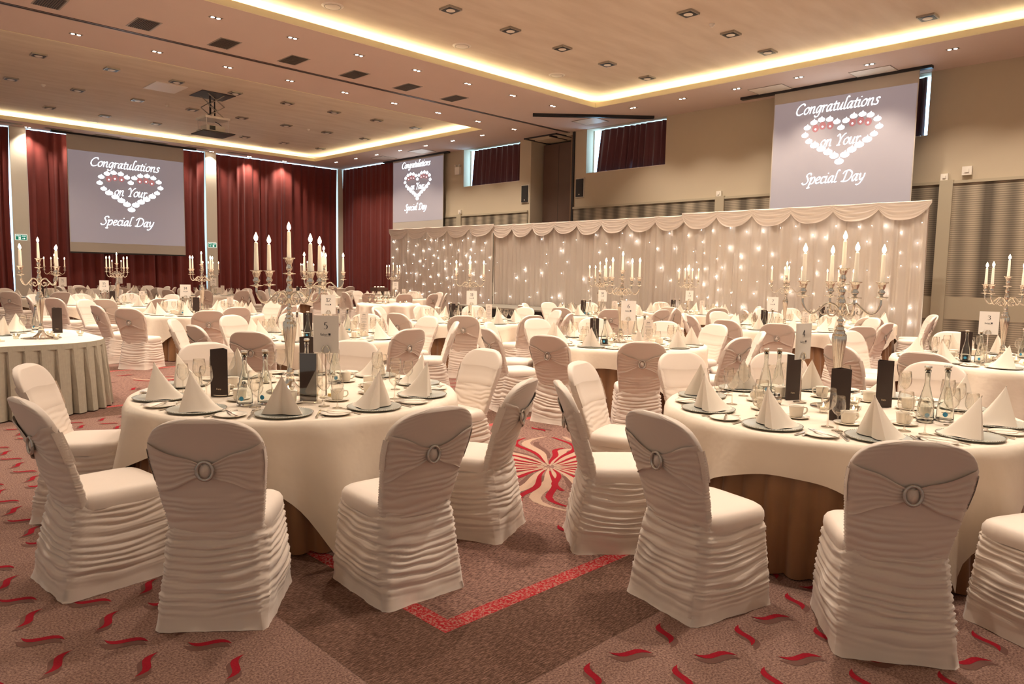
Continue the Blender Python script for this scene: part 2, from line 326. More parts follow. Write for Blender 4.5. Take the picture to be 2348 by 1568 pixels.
def lettering(mb, text, cx, cz, h, put, mi, slant=0.22, wt=0.10, ang=38, width=None, n=5):
    """pen-stroke text; h = cap height; put(x, z) -> 3D point"""
    tot = sum(G[c][0] for c in text); sc = h/0.68; sx = width/(tot*1.0) if width else sc
    nx, nz = math.cos(math.radians(ang))*wt/2, math.sin(math.radians(ang))*wt/2; x0 = -tot/2
    for c in text:
        adv, st = G[c]
        for s_ in st:
            P = smooth(s_, n); q = []
            for p in P:
                x, z = p.x+x0+slant*(p.y-.3), p.y-.3
                q.append((x, z))
            a = [put(cx+(x-nx)*sx, cz+(z-nz)*sc) for x, z in q]; b = [put(cx+(x+nx)*sx, cz+(z+nz)*sc) for x, z in q]
            mb.grid([a, b], mi, sm=False)
            # a little body across the pen so thin turns keep a visible width
            a = [put(cx+(x+nz*.45)*sx, cz+(z-nx*.45)*sc) for x, z in q]; b = [put(cx+(x-nz*.45)*sx, cz+(z+nx*.45)*sc) for x, z in q]
            mb.grid([a, b], mi, sm=False)
        x0 += adv

# ================================================================== THE ROOM
XA, YB, HC, HT = 17.8, 29.3, 6.12, 6.35
def holed(mb, axis, a0, a1, b0, b1, c0, c1, holes, mi=0):
    """slab with rectangular holes; axis = slab normal ('z': a=x,b=y,c=z ; 'x': a=y,b=z,c=x)"""
    As = sorted({a0, a1, *[h[0] for h in holes], *[h[1] for h in holes]}); Bs = sorted({b0, b1, *[h[2] for h in holes], *[h[3] for h in holes]})
    for i in range(len(As)-1):
        for j in range(len(Bs)-1):
            am, bm = (As[i]+As[i+1])/2, (Bs[j]+Bs[j+1])/2
            if any(h[0] < am < h[1] and h[2] < bm < h[3] for h in holes): continue
            if axis == 'z': mb.box(As[i], As[i+1], Bs[j], Bs[j+1], c0, c1, mi)
            else: mb.box(c0, c1, As[i], As[i+1], Bs[j], Bs[j+1], mi)
X0, Y0 = -4.0, -8.0
# floor with its woven pattern (one surface, the motifs lie in it)
fb = MB('cp_base', 'cp_brown', 'cp_rib', 'cp_red', 'cp_shade', 'cp_cream', 'cp_redf')
fb.box(X0, XA+0.9, Y0, YB+0.3, -0.2, 0.0, 0)
def rect(x0, x1, y0, y1, z, mi): fb.poly([(x0, y0, z), (x1, y0, z), (x1, y1, z), (x0, y1, z)], mi)
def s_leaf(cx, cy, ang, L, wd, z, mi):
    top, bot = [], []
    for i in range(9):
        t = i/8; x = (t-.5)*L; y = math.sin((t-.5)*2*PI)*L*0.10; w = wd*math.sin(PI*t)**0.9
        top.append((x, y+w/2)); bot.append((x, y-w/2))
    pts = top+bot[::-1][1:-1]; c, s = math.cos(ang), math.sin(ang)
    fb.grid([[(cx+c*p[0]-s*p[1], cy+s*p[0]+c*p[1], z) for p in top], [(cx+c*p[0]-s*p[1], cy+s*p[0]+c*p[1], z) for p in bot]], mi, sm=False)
BX0, BY0, BW, BH, PX, PY = 1.46, 1.82, 5.65, 4.15, 7.3, 6.45
def in_block(x, y):
    for i in range(-1, 3):
        for j in range(-1, 5):
            if BX0+i*PX-.1 < x < BX0+i*PX+BW+.1 and BY0+j*PY-.1 < y < BY0+j*PY+BH+.1: return True
    return False
def flower(cx, cy):
    K = 20
    for k in range(K):
        a0 = 2*PI*k/K; L = 0.95+0.25*math.sin(k*2.3); tw = 0.5*math.sin(k*1.7+1)
        for (mi, off, wd, dz, l0, l1) in ((5, 0.0, 0.070, .0032, .05, 1.0), (3, 0.12, 0.042, .0040, .12, .95), (4, -0.12, 0.045, .0028, .25, .8)):
            A, B = [], []
            for i in range(13):
                t = l0+(l1-l0)*i/12; r = t*L; a = a0+off/(1)+tw*t*t*0.7+0.16*math.sin(t*7+k)*t
                w = wd*(0.25+1.1*math.sin(PI*min(t*.92, 1))**1.2)*(0.45+.8*t)
                px, py = cx+r*math.cos(a), cy+r*math.sin(a); nx, ny = -math.sin(a), math.cos(a)
                zz = dz+k*2e-5+i*1.5e-6; A.append((px+nx*w/2, py+ny*w/2, zz)); B.append((px-nx*w/2, py-ny*w/2, zz))
            fb.grid([A, B], mi, sm=False)
    for k in range(12):
        a = 2*PI*k/12+.3; r = 1.42+.08*math.sin(k*3)
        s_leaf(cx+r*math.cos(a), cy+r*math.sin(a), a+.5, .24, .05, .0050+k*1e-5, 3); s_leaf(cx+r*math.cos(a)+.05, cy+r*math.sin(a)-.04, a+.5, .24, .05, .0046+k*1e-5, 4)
for i in range(-1, 3):
    for j in range(-1, 5):
        x, y = BX0+i*PX, BY0+j*PY
        x1 = min(x+BW, XA-.05); y1 = min(y+BH, YB-.4)
        if x < X0 or y < Y0 or x1-x < 1 or y1-y < 1: continue
        rect(x, x1, y, y1, .001, 1); rect(x+.46, x1-.46, y+.51, y1-.51, .0016, 6); rect(x+.545, x1-.545, y+.60, y1-.60, .0022, 2)
        flower(x+BW/2, y+BH/2)
for i in range(-14, 72):
    for j in range(-30, 118):
        x, y = 0.65+.2475*i, 3.42+.2475*j
        if x > 13 or y > 22 or x < -3 or y < -4 or in_block(x, y): continue
        a = -PI/4 if (i+j) % 2 == 0 else PI/4
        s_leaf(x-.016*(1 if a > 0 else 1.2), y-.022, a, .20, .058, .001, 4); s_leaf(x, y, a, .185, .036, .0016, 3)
o = struct(fb.build('floor'))
# ceiling: soffit with two trays
T1 = (-3.0, 15.69, -7.0, 12.90); T2 = (-3.0, 15.66, 17.50, 27.90)
cb = MB('soffit'); holed(cb, 'z', X0, XA+0.5, Y0, YB, HC, HC+0.09, [T1, T2]); struct(cb.build('ceiling'))
tb = MB('tray', 'fascia')
e = 0.42
for (x0, x1, y0, y1) in (T1, T2):
    tb.box(x0-e, x1+e, y0-e, y1+e, HT, HT+.06, 0)
    tb.box(x1+e, x1+e+.04, y0-e, y1+e, HC+.09, HT, 0); tb.box(x0-e-.04, x0-e, y0-e, y1+e, HC+.09, HT, 0)
    tb.box(x0-e, x1+e, y1+e, y1+e+.04, HC+.09, HT, 0); tb.box(x0-e, x1+e, y0-e-.04, y0-e, HC+.09, HT, 0)
struct(tb.build('ceiling_tray'))
lb = MB('fascia')
for (x0, x1, y0, y1) in (T1, T2):
    for bx in ((x1-.004, x1+.03, y0, y1), (x0-.03, x0+.004, y0, y1), (x0, x1, y1-.004, y1+.03), (x0, x1, y0-.03, y0+.004)):
        lb.box(*bx, HC-.003, HC+.115, 0)
struct(lb.build('trim_1'))
for i, (x0, x1, y0, y1) in enumerate((T1, T2)):
    r = empty('cove_light', (0, 0, 0)); tag(r, ['warm glowing cove light around the near ceiling tray', 'warm glowing cove light around the ceiling tray above the curtains'][i], 'cove light', kind='structure')
    for bx in ((x1+.10, x1+.13, y0, y1), (x0, x1, y1+.10, y1+.13), (x0-.13, x0-.10, y0, y1), (x0, x1, y0-.13, y0-.10)):
        s_ = MB('led'); s_.box(*bx, HC+.095, HC+.115); s_.build('led_strip', r)
tk = MB('track', 'black'); tk.box(X0, XA, 15.66, 15.70, HC-.012, HC, 0); tk.box(X0, XA, 15.70, 15.74, HC-.004, HC, 1); tk.box(X0, XA, 15.74, 15.78, HC-.012, HC, 0)
struct(tk.build('trim_2'))
# right wall with windows, the partition pocket and panelling
WINS = [(17.90, 20.84), (12.03, 14.95), (5.27, 8.20)]
wb = MB('wall')
holed(wb, 'x', Y0, YB+.3, 0, HC, XA, XA+.5, [(a, b, 4.76, HC-.01) for a, b in WINS]+[(15.55, 17.37, 0, 6.02)])
wb.box(XA+.5, XA+1.1, 15.45, 15.55, 0, HC); wb.box(XA+.5, XA+1.1, 17.37, 17.47, 0, HC); wb.box(XA+1.1, XA+1.2, 15.45, 17.47, 0, HC); wb.box(XA+.5, XA+1.1, 15.5, 17.4, 6.02, HC)
struct(wb.build('wall_right'))
db = MB('ribbed', 'dadoflat')
segs = [(-6.0, -0.7), (-0.45, 4.69), (4.93, 10.08), (10.34, 15.42), (17.45, 20.88), (21.16, 25.0)]
for a, b in segs:
    db.box(XA-.03, XA, a, b, 1.26, 3.68, 0); db.box(XA-.03, XA, a, b, .12, .78, 0); db.box(XA-.034, XA, a, b, .78, 1.26, 1)
    db.box(XA-.06, XA, a-.0, b, 3.68, 3.74, 1)
for y in (-.58, 4.81, 10.21, 21.02): db.box(XA-.08, XA, y-.13, y+.13, 0, 3.76, 1)
db.box(XA-.05, XA, Y0, 15.42, 0, .12, 1); db.box(XA-.05, XA, 17.4, 25, 0, .12, 1)
struct(db.build('trim_3'))
jb = MB('black', 'woodtrim', 'track')
jb.box(XA-.05, XA+.03, 15.42, 15.50, 0, HC-.02, 0); jb.box(XA-.01, XA+.5, 15.50, 15.58, 0, 6.02, 1); jb.box(XA+.1, XA+.6, 15.6, 15.66, 5.93, 6.0, 0); jb.box(XA-.35, XA+.5, 16.2, 16.24, 6.0, 6.05, 0)
for yy in (15.8, 17.2): jb.box(XA-.5, XA+1.0, yy, yy+.035, HC-.12, HC-.08, 0)
jb.box(XA-.5, XA-.46, 15.8, 17.2, HC-.12, HC-.08, 0)
struct(jb.build('trim_4'))
pb = MB('brownpanel', 'black')
pb.box(XA+.55, XA+.62, 15.60, 17.30, .02, 5.95, 0); pb.box(XA+.545, XA+.55, 16.6, 16.61, .05, 5.9, 1)
struct(pb.build('door_1'))
for i, (a, b) in enumerate(WINS):
    w = MB('white', 'day'); w.box(XA+.36, XA+.38, a, b, 4.78, 6.10, 1)
    for bx in ((a, a+.04), (b-.04, b), ((a+b)/2-.02, (a+b)/2+.02)): w.box(XA+.34, XA+.36, *bx, 4.76, 6.1, 0)
    w.box(XA+.01, XA+.36, a, b, 4.755, 4.775, 0)
    struct(w.build('window_%d' % (i+1)))

def pleated(axis, a0, a1, pos, z0, z1, mname, wl=0.16, amp=0.045, seed=1, shift=None, rows=7, flare=0.0, per=9):
    """a hanging pleated sheet from a0 to a1 along the wall; axis 'y' = runs along X at fixed Y"""
    r = random.Random(seed); L = a1-a0; n = max(8, int(L/wl*per)); P = []
    knots = [0.0]
    while knots[-1] < L: knots.append(knots[-1]+wl*r.uniform(.6, 1.5))
    am = [amp*r.uniform(.5, 1.3) for _ in knots]; dr = [r.uniform(-.4, .4) for _ in knots]
    for j in range(rows+1):
        t = j/rows; z = z1+(z0-z1)*t; row = []
        for i in range(n+1):
            s = L*i/n; k = 0
            while k < len(knots)-2 and knots[k+1] < s: k += 1
            f = (s-knots[k])/(knots[k+1]-knots[k]); d = am[k]*(0.55+.45*t)*math.sin(PI*f)*(1 if k % 2 else -1)+.35*am[k]*math.sin(2*PI*f+t*dr[k]*6)*t
            a = a0+s+(shift(t, i/n) if shift else 0)+wl*.25*dr[k]*t*math.sin(PI*f)
            row.append((a, pos+d, z) if axis == 'y' else (pos+d, a, z))
        P.append(row)
    mb = MB(mname); mb.grid(P); return mb
WL = [('wide dark red curtain at the left edge beside the fire exit sign', 0.8, 5.175, .0), ('dark red curtain partly behind the large projection screen', 5.67, 11.565, .0),
      ('dark red floor curtain between exit pillar and centre gap', 12.01, 14.90, .0), ('dark red floor curtain running into the room corner', 14.80, 17.44, .0)]
for k, (lab, a, b, _) in enumerate(WL):
    o = pleated('y', a, b, YB-.13, .12, 6.085, 'velvet', wl=.17, amp=.055, seed=11+k, shift=(lambda t, u: -.05*math.sin(PI*t)*u)).build('curtain')
    tag(o, lab, 'curtain', 'dark red floor length curtains')
o = pleated('x', 25.1, 29.04, XA-.10, .12, 6.085, 'velvet', wl=.17, amp=.05, seed=31, shift=(lambda t, u: .10*math.sin(PI*t*.9)*u*(1 if t < .5 else .8))).build('curtain')
tag(o, 'dark red floor curtain beside the small screen, right of the corner', 'curtain', 'dark red floor length curtains')
for k, (lab, a, b, s0) in enumerate([('short plum curtain over the high window beside the small screen', 17.91, 20.52, .09), ('short plum curtain over the high window right of the wall speaker', 12.04, 14.60, .16), ('short plum curtain over the high window behind the near screen', 5.42, 8.18, .05)]):
    o = pleated('x', a, b, XA+.27, 4.81, 6.085, 'velvet2', wl=.12, amp=.06, seed=41+k, shift=(lambda t, u, s0=s0: s0*t*u)).build('curtain')
    tag(o, lab, 'curtain', 'short curtains on the high windows')
# far wall: daylight openings behind the curtains, pillars between them
bb = MB('pillar', 'wall'); bb.box(X0, XA+.3, YB+.12, YB+.3, 0, HC, 1)
for (a, b) in ((5.18, 5.64), (11.58, 12.0), (17.46, XA)): bb.box(a, b, YB-.22, YB+.12, 0, HC, 0)
bb.box(X0, XA, YB-.05, YB+.12, 0, .16, 0)
struct(bb.build('wall_back'))
for k, (a, b) in enumerate(((0.8, 5.18), (5.64, 11.58), (12.0, 17.46))):
    w = MB('day', 'white'); w.box(a, b, YB-.01, YB+.005, .16, HC-.002, 0)
    x = a
    while x < b: w.box(x, x+.05, YB-.03, YB-.01, .16, HC-.002, 1); x += 1.46
    struct(w.build('window_%d' % (4+k)))
sd = MB('day'); sd.box(XA-.006, XA-.002, 25.1, 29.0, .5, HC-.004, 0); struct(sd.build('window_7'))

# fire exit signs
def exit_sign(x, z, arrow, lab):
    r = empty('exit_sign', (x, YB-.235, z)); w, h = .31, .165
    b = MB('green', 'signwhite'); b.box(-w/2, w/2, -.006, .006, -h/2, h/2, 0)
    for bx in ((-w/2-.012, -w/2, -h/2-.012, h/2+.012), (w/2, w/2+.012, -h/2-.012, h/2+.012), (-w/2, w/2, h/2, h/2+.012), (-w/2, w/2, -h/2-.012, -h/2)): b.box(bx[0], bx[1], -.006, .004, bx[2], bx[3], 1)
    put = lambda X, Z: (X, -.008, Z)
    lettering(b, 'Fire exit', 0, .048, .038, put, 1, slant=0, wt=.14, ang=0, width=.26)
    s = 1 if arrow == 'r' else -1
    b.poly([(s*.02, -.008, -.042), (s*.08, -.008, -.042), (s*.08, -.008, -.026), (s*.02, -.008, -.026)], 1)
    b.poly([(s*.075, -.008, -.066), (s*.12, -.008, -.034), (s*.075, -.008, -.002)], 1)
    cx = -s*.045                    # running figure in a doorway
    b.poly([(cx-.03, -.008, -.072), (cx+.03, -.008, -.072), (cx+.03, -.008, .005), (cx-.03, -.008, .005)], 1)
    for q in ([(-.005, -.012), (.010, -.012), (.012, -.04), (-.006, -.04)], [(-.004, -.038), (.006, -.038), (-.014, -.066), (-.022, -.062)], [(.004, -.038), (.012, -.038), (.022, -.060), (.014, -.066)], [(-.018, -.022), (.02, -.016), (.02, -.022), (-.018, -.028)], [(.004, -.009), (.013, -.009), (.013, .001), (.004, .001)]):
        b.poly([(cx+s*p[0], -.0095, p[1]) for p in q], 0)
    b.build('panel', r); tag(r, lab, 'sign', 'green fire exit signs')
exit_sign(5.39, 2.49, 'r', 'green fire exit sign with right arrow on the far left pillar')
exit_sign(11.78, 2.50, 'l', 'green fire exit sign with left arrow, right of the large screen')

# ------------------------------------------------------------------ projection screens
def ell(mb, cx, cz, rx, rz_, put, mi, n=14):
    k = mb.addv([put(cx+rx*math.cos(2*PI*i/n), cz+rz_*math.sin(2*PI*i/n)) for i in range(n)]); mb.face(range(k, k+n), mi)
def screen(axis, pos, left, right, z0, z1, ztxt, xt, wt_, zh, xh, wh, hh, zs, xs, ws, zi0, zi1, lab, casex):
    """left/right as seen; axis 'y' faces -Y, axis 'x' faces -X"""
    r = empty('projection_screen', (0, 0, 0)); W_ = abs(right-left); sg = 1 if right > left else -1
    P3 = (lambda d: (lambda a, z: (a, pos-d, z))) if axis == 'y' else (lambda d: (lambda a, z: (pos-d, a, z)))
    s = MB('screen', 'image', 'glyph', 'dkred', 'black')
    lo, hi = min(left, right), max(left, right)
    if axis == 'y': s.box(lo, hi, pos, pos+.012, z0, z1, 0); s.box(lo, hi, pos-.012, pos+.022, z0-.05, z0, 4)
    else: s.box(pos, pos+.012, lo, hi, z0, z1, 0); s.box(pos-.012, pos+.022, lo, hi, z0-.05, z0, 4)
    p1 = P3(.002); m_ = .02
    s.poly([p1(lo+m_, zi0), p1(hi-m_, zi0), p1(hi-m_, zi1), p1(lo+m_, zi1)], 1)
    put2 = P3(.004); put = P3(.006)
    N = 24
    CV = [(math.sin(2*PI*q/400)**3*wh/2*.93, (13*math.cos(2*PI*q/400)-5*math.cos(4*PI*q/400)-2*math.cos(6*PI*q/400)-math.cos(8*PI*q/400)+2.5)/14.5*hh/2*.93) for q in range(401)]
    AL = [0]
    for q in range(400): AL.append(AL[-1]+math.hypot(CV[q+1][0]-CV[q][0], CV[q+1][1]-CV[q][1]))
    for i in range(N):
        q = min(range(401), key=lambda q: abs(AL[q]-AL[-1]*i/N)); hx, hz = CV[q]
        big = 1.0+.25*(hz < 0)
        ell(s, xh+hx, zh+hz, wh*.046*big, wh*.029*big, put, 2)
        s.poly([put(xh+hx-wh*.014*sg, zh+hz+wh*.02), put(xh+hx+wh*.014*sg, zh+hz+wh*.02), put(xh+hx+wh*.006*sg, zh+hz+wh*.046*big)], 2)
        if hz > .1*hh and .10*wh < abs(hx) < .42*wh:
            ell(s, xh+hx*.93, zh+hz-hh*.13, wh*.045, wh*.05, put2, 3); ell(s, xh+hx*.93, zh+hz-hh*.15, wh*.012, wh*.012, put, 2, 8)
    q = (lambda a, z: put(xt+sg*a, ztxt+z)); lettering(s, 'Congratulations', 0, 0, wt_*.125, q, 2, width=wt_*.97, wt=.072)
    q = (lambda a, z: put(xh+sg*a, zh+z)); lettering(s, 'on Your', 0, -hh*.02, wt_*.125, q, 2, width=wt_*.46, wt=.072)
    q = (lambda a, z: put(xs+sg*a, zs+z)); lettering(s, 'Special Day', 0, 0, wt_*.125, q, 2, width=ws*.97, wt=.072)
    s.build('screen_cloth', r)
    c = MB('black')
    if axis == 'y': c.box(casex[0], casex[1], pos-.05, pos+.09, HC-.06, HC-.001)
    else: c.box(pos-.05, pos+.09, casex[0], casex[1], HC-.06, HC-.001)
    c.build('ceiling_case', r)
    return tag(r, lab, 'projection screen', 'lowered projection screens')
screen('y', YB-.55, 6.75, 10.63, 2.07, 6.10, 5.20, 8.61, 2.36, 4.27, 8.75, 2.2, 1.36, 3.18, 8.63, 1.8, 2.40, 5.55, 'large projection screen hanging before the dark red curtains', (6.3, 11.1))
screen('x', XA-.2, 25.05, 21.78, 2.2, 6.10, 5.82, 23.5, 1.9, 4.98, 23.4, 1.76, 1.06, 4.15, 23.5, 1.46, 3.6, 6.0, 'small distant projection screen beside the corner curtain', (21.5, 25.7))
screen('x', XA-.55, 8.56, 5.34, 2.4, 6.10, 5.58, 7.05, 1.95, 4.80, 6.92, 1.80, 1.08, 3.94, 7.03, 1.46, 3.0, 5.80, 'near projection screen above the sparkling drape on the right', (5.1, 9.45))
r = MB('black'); k = r.addv([])
import itertools
def obox(mb, p, q, w, z0, z1, mi=0):
    d = Vector((q[0]-p[0], q[1]-p[1], 0)).normalized(); n = Vector((-d.y, d.x, 0))*w/2
    P = [(p[0]+n.x, p[1]+n.y), (q[0]+n.x, q[1]+n.y), (q[0]-n.x, q[1]-n.y), (p[0]-n.x, p[1]-n.y)]
    k = mb.addv([(*a, z0) for a in P]+[(*a, z1) for a in P])
    for f in ((3, 2, 1, 0), (4, 5, 6, 7), (0, 1, 5, 4), (1, 2, 6, 5), (2, 3, 7, 6), (3, 0, 4, 7)): mb.face([k+i for i in f], mi)
obox(r, (15.12, 14.72), (17.60, 12.33), .16, HC-.07, HC-.001); o = r.build('screen_case'); tag(o, 'closed black screen case set diagonally under the ceiling corner', 'screen case')

# ------------------------------------------------------------------ ceiling fittings
def mk_downlight(rot):
    r = empty('recessed_downlight'); b = MB('fixt', 'black')
    b.box(-.115, .115, -.06, .06, -.004, .0, 0); b.box(-.10, .10, -.047, .047, -.006, -.0045, 1); b.build('frame', r)
    for s in (-.052, .052):
        l = MB('lamp'); l.lathe([(.0, -.012), (.028, -.011), (.034, -.0065)], 12, (s, 0, 0), cap=False); l.build('lamp', r)
    return r
dl = mk_downlight(0); dln = 0
spot = bpy.data.lights.new('downlight_beam', 'SPOT'); spot.energy = SPOT_W; spot.color = SPOT_COL; spot.spot_size = math.radians(105); spot.spot_blend = 0.8; spot.shadow_soft_size = 0.05
LX = [5.67-1.52*4+1.52*i for i in range(14)]
rows = [('in the row between near tray and track', [(x, 13.65, 0) for x in LX if 1 < x < 15.5]),
        ('in the row between track and far tray', [(x, 16.69, 0) for x in LX if 1 < x < 17]),
        ('beside the far tray along the window wall', [(16.34, y, PI/2) for y in (18.21, 19.73, 21.25, 22.81, 24.36, 25.85, 27.36)]),
        ('above the dark red curtains', [(x, 28.88, 0) for x in LX if 4 < x < 15.5]),
        ('beside the near tray along the window wall', [(16.36, y, PI/2) for y in (12.15, 10.61, 9.10, 7.57, 6.05, 4.5, 2.98, 1.46)])]
ORD = ['first', 'second', 'third', 'fourth', 'fifth', 'sixth', 'seventh', 'eighth', 'ninth', 'tenth', 'eleventh', 'twelfth']
for nm, pts in rows:
    pts = sorted(pts, key=lambda p: scr(p[0], p[1], HC))
    for i, (x, y, rz) in enumerate(pts):
        o = place(dl, (x, y, HC), rz, '%s recessed twin downlight from the left %s' % (ORD[i], nm), 'downlight', 'recessed twin downlights')
        L = bpy.data.objects.new('downlight_beam', spot); COL.objects.link(L); L.parent = o; L.location = (0, 0, -.03)
def mk_vent():
    r = empty('ceiling_vent'); b = MB('fixt'); b.box(-.22, .22, -.34, .34, -.006, 0); b.build('frame', r)
    b = MB('darkgrey', 'black')
    b.box(-.19, .19, -.31, .31, -.008, -.0065, 1)
    for i in range(11): b.box(-.19+.035*i, -.172+.035*i, -.31, .31, -.014, -.008, 0)
    b.build('slats', r); return r
vt = mk_vent()
vx = [3.36, 4.89, 6.42, 7.94, 9.47, 10.98, 12.48]
for i, x in enumerate(vx): place(vt, (x, 15.04, HC), 0, '%s dark slatted vent from the left beside the ceiling track' % ORD[i], 'vent', 'dark slatted ceiling vents')
b = MB('fixt'); b.box(-.42, .42, -.13, .13, -.006, 0)
for i in range(8): b.box(-.38, .38, -.11+.028*i, -.10+.028*i, -.012, -.006)
pv = b.build('ceiling_vent')
for i, x in enumerate([5.04, 6.48, 7.95, 9.52, 11.07, 12.61]): place(pv, (x, 28.5, HC), 0, '%s long grey vent from the left above the curtains' % ORD[i], 'vent', 'long grey vents by the curtains')
b = MB('white', 'fixt'); b.box(-.33, .33, -.42, .42, -.008, 0, 0)
for bx in ((-.34, -.33, -.43, .43), (.33, .34, -.43, .43), (-.33, .33, -.43, -.42), (-.33, .33, .42, .43)): b.box(*bx, -.012, 0, 1)
ap = b.build('access_panel')
for (x, y, lab) in [(16.96, 8.52, 'pale ceiling access panel left of the near screen case'), (17.03, 6.18, 'white ceiling access panel above the near screen'), (16.94, 14.12, 'ceiling access panel behind the diagonal screen case'), (16.97, 22.3, 'bright ceiling access panel over the small screen'), (17.0, 24.84, 'ceiling access panel nearest the room corner')]:
    place(ap, (x, y, HC-.001), 0, lab, 'access panel', 'square ceiling access panels')
b = MB('white'); b.box(-.4, .4, -.5, .5, -.02, 0); o = b.build('access_panel'); o.location = (7.23, 20.71, HT); tag(o, 'large white hatch in the far tray left of the projector', 'access panel')
def mk_sq():
    r = empty('ceiling_fixture'); b = MB('fixt'); b.box(-.15, .15, -.15, .15, -.035, 0); b.build('housing', r)
    b = MB('white', 'black'); b.box(-.125, .125, -.125, .125, -.040, -.0355, 1); b.lathe([(.0, -.052), (.06, -.05), (.085, -.0405)], 14, cap=False, mi=0)
    b.build('diffuser', r); return r
sq = mk_sq(); k_ = 0.9505
S1 = [(x, y) for y in (10.62, 7.57, 4.52) for x in (2.65, 5.7, 7.2, 8.71, 10.23, 11.76, 13.29, 14.83)]
S1 = [(8.71, 10.62), (10.23, 10.62), (11.76, 10.62), (13.29, 10.62), (14.83, 10.62), (14.83, 7.57), (13.29, 7.57), (11.76, 7.57), (14.83, 4.52), (13.29, 4.52)]
S2 = [(x, y) for y in (19.83, 22.85, 26.0) for x in (4.16, 5.68, 7.2, 8.74, 10.27, 11.78, 13.30, 14.83) if not (x == 4.16 and y > 25)]
fx = bpy.data.lights.new('added_fill_beam', 'SPOT'); fx.energy = FIX_W; fx.color = SPOT_COL; fx.spot_size = math.radians(130); fx.spot_blend = 0.9; fx.shadow_soft_size = 0.09  # added fill light; the square fixtures themselves look unlit
def beam(o):
    L = bpy.data.objects.new('added_fill_beam', fx); COL.objects.link(L); L.parent = o; L.location = (0, 0, -.06)
for y in (10.62, 7.57, 4.52, 1.47, -1.58):
    for x in (1.1, 4.15, 7.2, 10.23, 13.29):
        if (x, y) in S1 or x+y < 5.5 or (x < 2 and y < 7): continue
        o = place(sq, (x, y, HT), 0, 'unseen square ceiling fixture added to light the near tables', 'ceiling fixture', kind='structure'); beam(o)  # unseen fixtures, added so their beams light the near tables from above
for lst, nm in ((S1, 'near'), (S2, 'far')):
    for i, (x, y) in enumerate(lst):
        rw = {10.62: 'back row', 7.57: 'middle row', 4.52: 'front row', 19.83: 'front row', 22.85: 'middle row', 26.0: 'back row'}[y]
        same = sorted([p for p in lst if p[1] == y], key=lambda p: scr(p[0], p[1], HT)); n_ = same.index((x, y))
        o = place(sq, (x, y, HT), 0, '%s square ceiling fixture from the left, %s of the %s tray' % (ORD[n_], rw, nm), 'ceiling fixture', 'square fixtures in the trays')
        if (lst is S1 and x in (10.23, 13.29)) or (lst is S2 and y != 22.85 and x in (5.68, 11.78)): beam(o)  # some visible fixtures get an added beam to brighten tables below
b = MB('white', 'fixt'); b.lathe([(.0, -.02), (.15, -.02), (.18, -.012), (.2, 0)], 24, cap=False); b.lathe([(.14, -.021), (.148, -.023), (.156, -.021)], 24, mi=1, cap=False)
rs = b.build('ceiling_speaker')
for (x, y, lab) in [(7.17, 12.11, 'round ceiling speaker in the near tray, at the top of the photo'), (10.25, 12.11, 'middle round ceiling speaker in the near tray'), (13.24, 12.11, 'round ceiling speaker in the near tray closest to its corner'),
                    (7.22, 27.4, 'round ceiling speaker in the far tray above the large screen'), (10.22, 27.4, 'round ceiling speaker below the lowered projector'), (13.28, 27.4, 'round ceiling speaker in the far tray right of the projector')]:
    place(rs, (x, y, HT), 0, lab, 'speaker', 'round ceiling speakers')
b = MB('white'); b.lathe([(.0, -.055), (.03, -.055), (.035, -.03), (.05, -.028), (.055, 0)], 14, cap=False); sn = b.build('smoke_detector')
for (x, y, lab) in [(12.58, 7.57, 'small white smoke detector in the near tray'), (4.9, 22.96, 'leftmost small white smoke detector in the far tray'), (8.02, 22.9, 'small white smoke detector left of the projector'), (12.61, 22.9, 'small white smoke detector right of the projector')]:
    place(sn, (x, y, HT), 0, lab, 'smoke detector', 'smoke detectors in the trays')
# projector on a scissor lift
pr = empty('projector_lift', (8.46, 20.66, 0)); tag(pr, 'projector lowered on a scissor lift out of a square ceiling hatch', 'projector lift')
b = MB('black'); b.box(-.46, .46, -.46, .46, HT-.015, HT-.001); b.build('hatch', pr)
b = MB('white', 'black'); b.box(-.34, .34, -.34, .34, 5.67, 5.73, 0); b.build('upper_plate', pr)
b = MB('black'); b.box(-.44, .44, -.44, .44, 5.285, 5.315); b.build('lower_plate', pr)
b = MB('white')
for sx in (-.3, .3):
    for sy in (-.3, .3): b.tube([(sx, sy, 5.315), (sx, sy, 5.67)], .009, 6)
b.build('rods', pr)
b = MB('fixt', 'black')
for sy in (-.26, .26):
    for (za, zb) in ((5.73, 6.03), (6.03, 6.34)):
        b.tube([(-.22, sy, za), (.22, sy, zb)], .014, 6); b.tube([(.22, sy+.02, za), (-.22, sy+.02, zb)], .014, 6)
b.tube([(-.05, .05, 5.73), (-.05, .05, 6.34)], .028, 8, 1); b.tube([(.1, .12, 5.73), (.1, .12, 6.34)], .02, 8, 1)
b.build('scissor_arms', pr)
b = MB('white', 'glyph', 'black'); b.box(-.26, .24, -.2, .2, 5.36, 5.51, 0); b.box(-.18, -.02, -.205, -.2, 5.38, 5.49, 2)
b.build('projector', pr)
b = MB('black'); b.tube(smooth([(.1, .1, 5.66), (.2, .05, 5.6), (.28, 0, 5.5), (.2, -.05, 5.42)]), .012, 6); b.build('cable', pr)
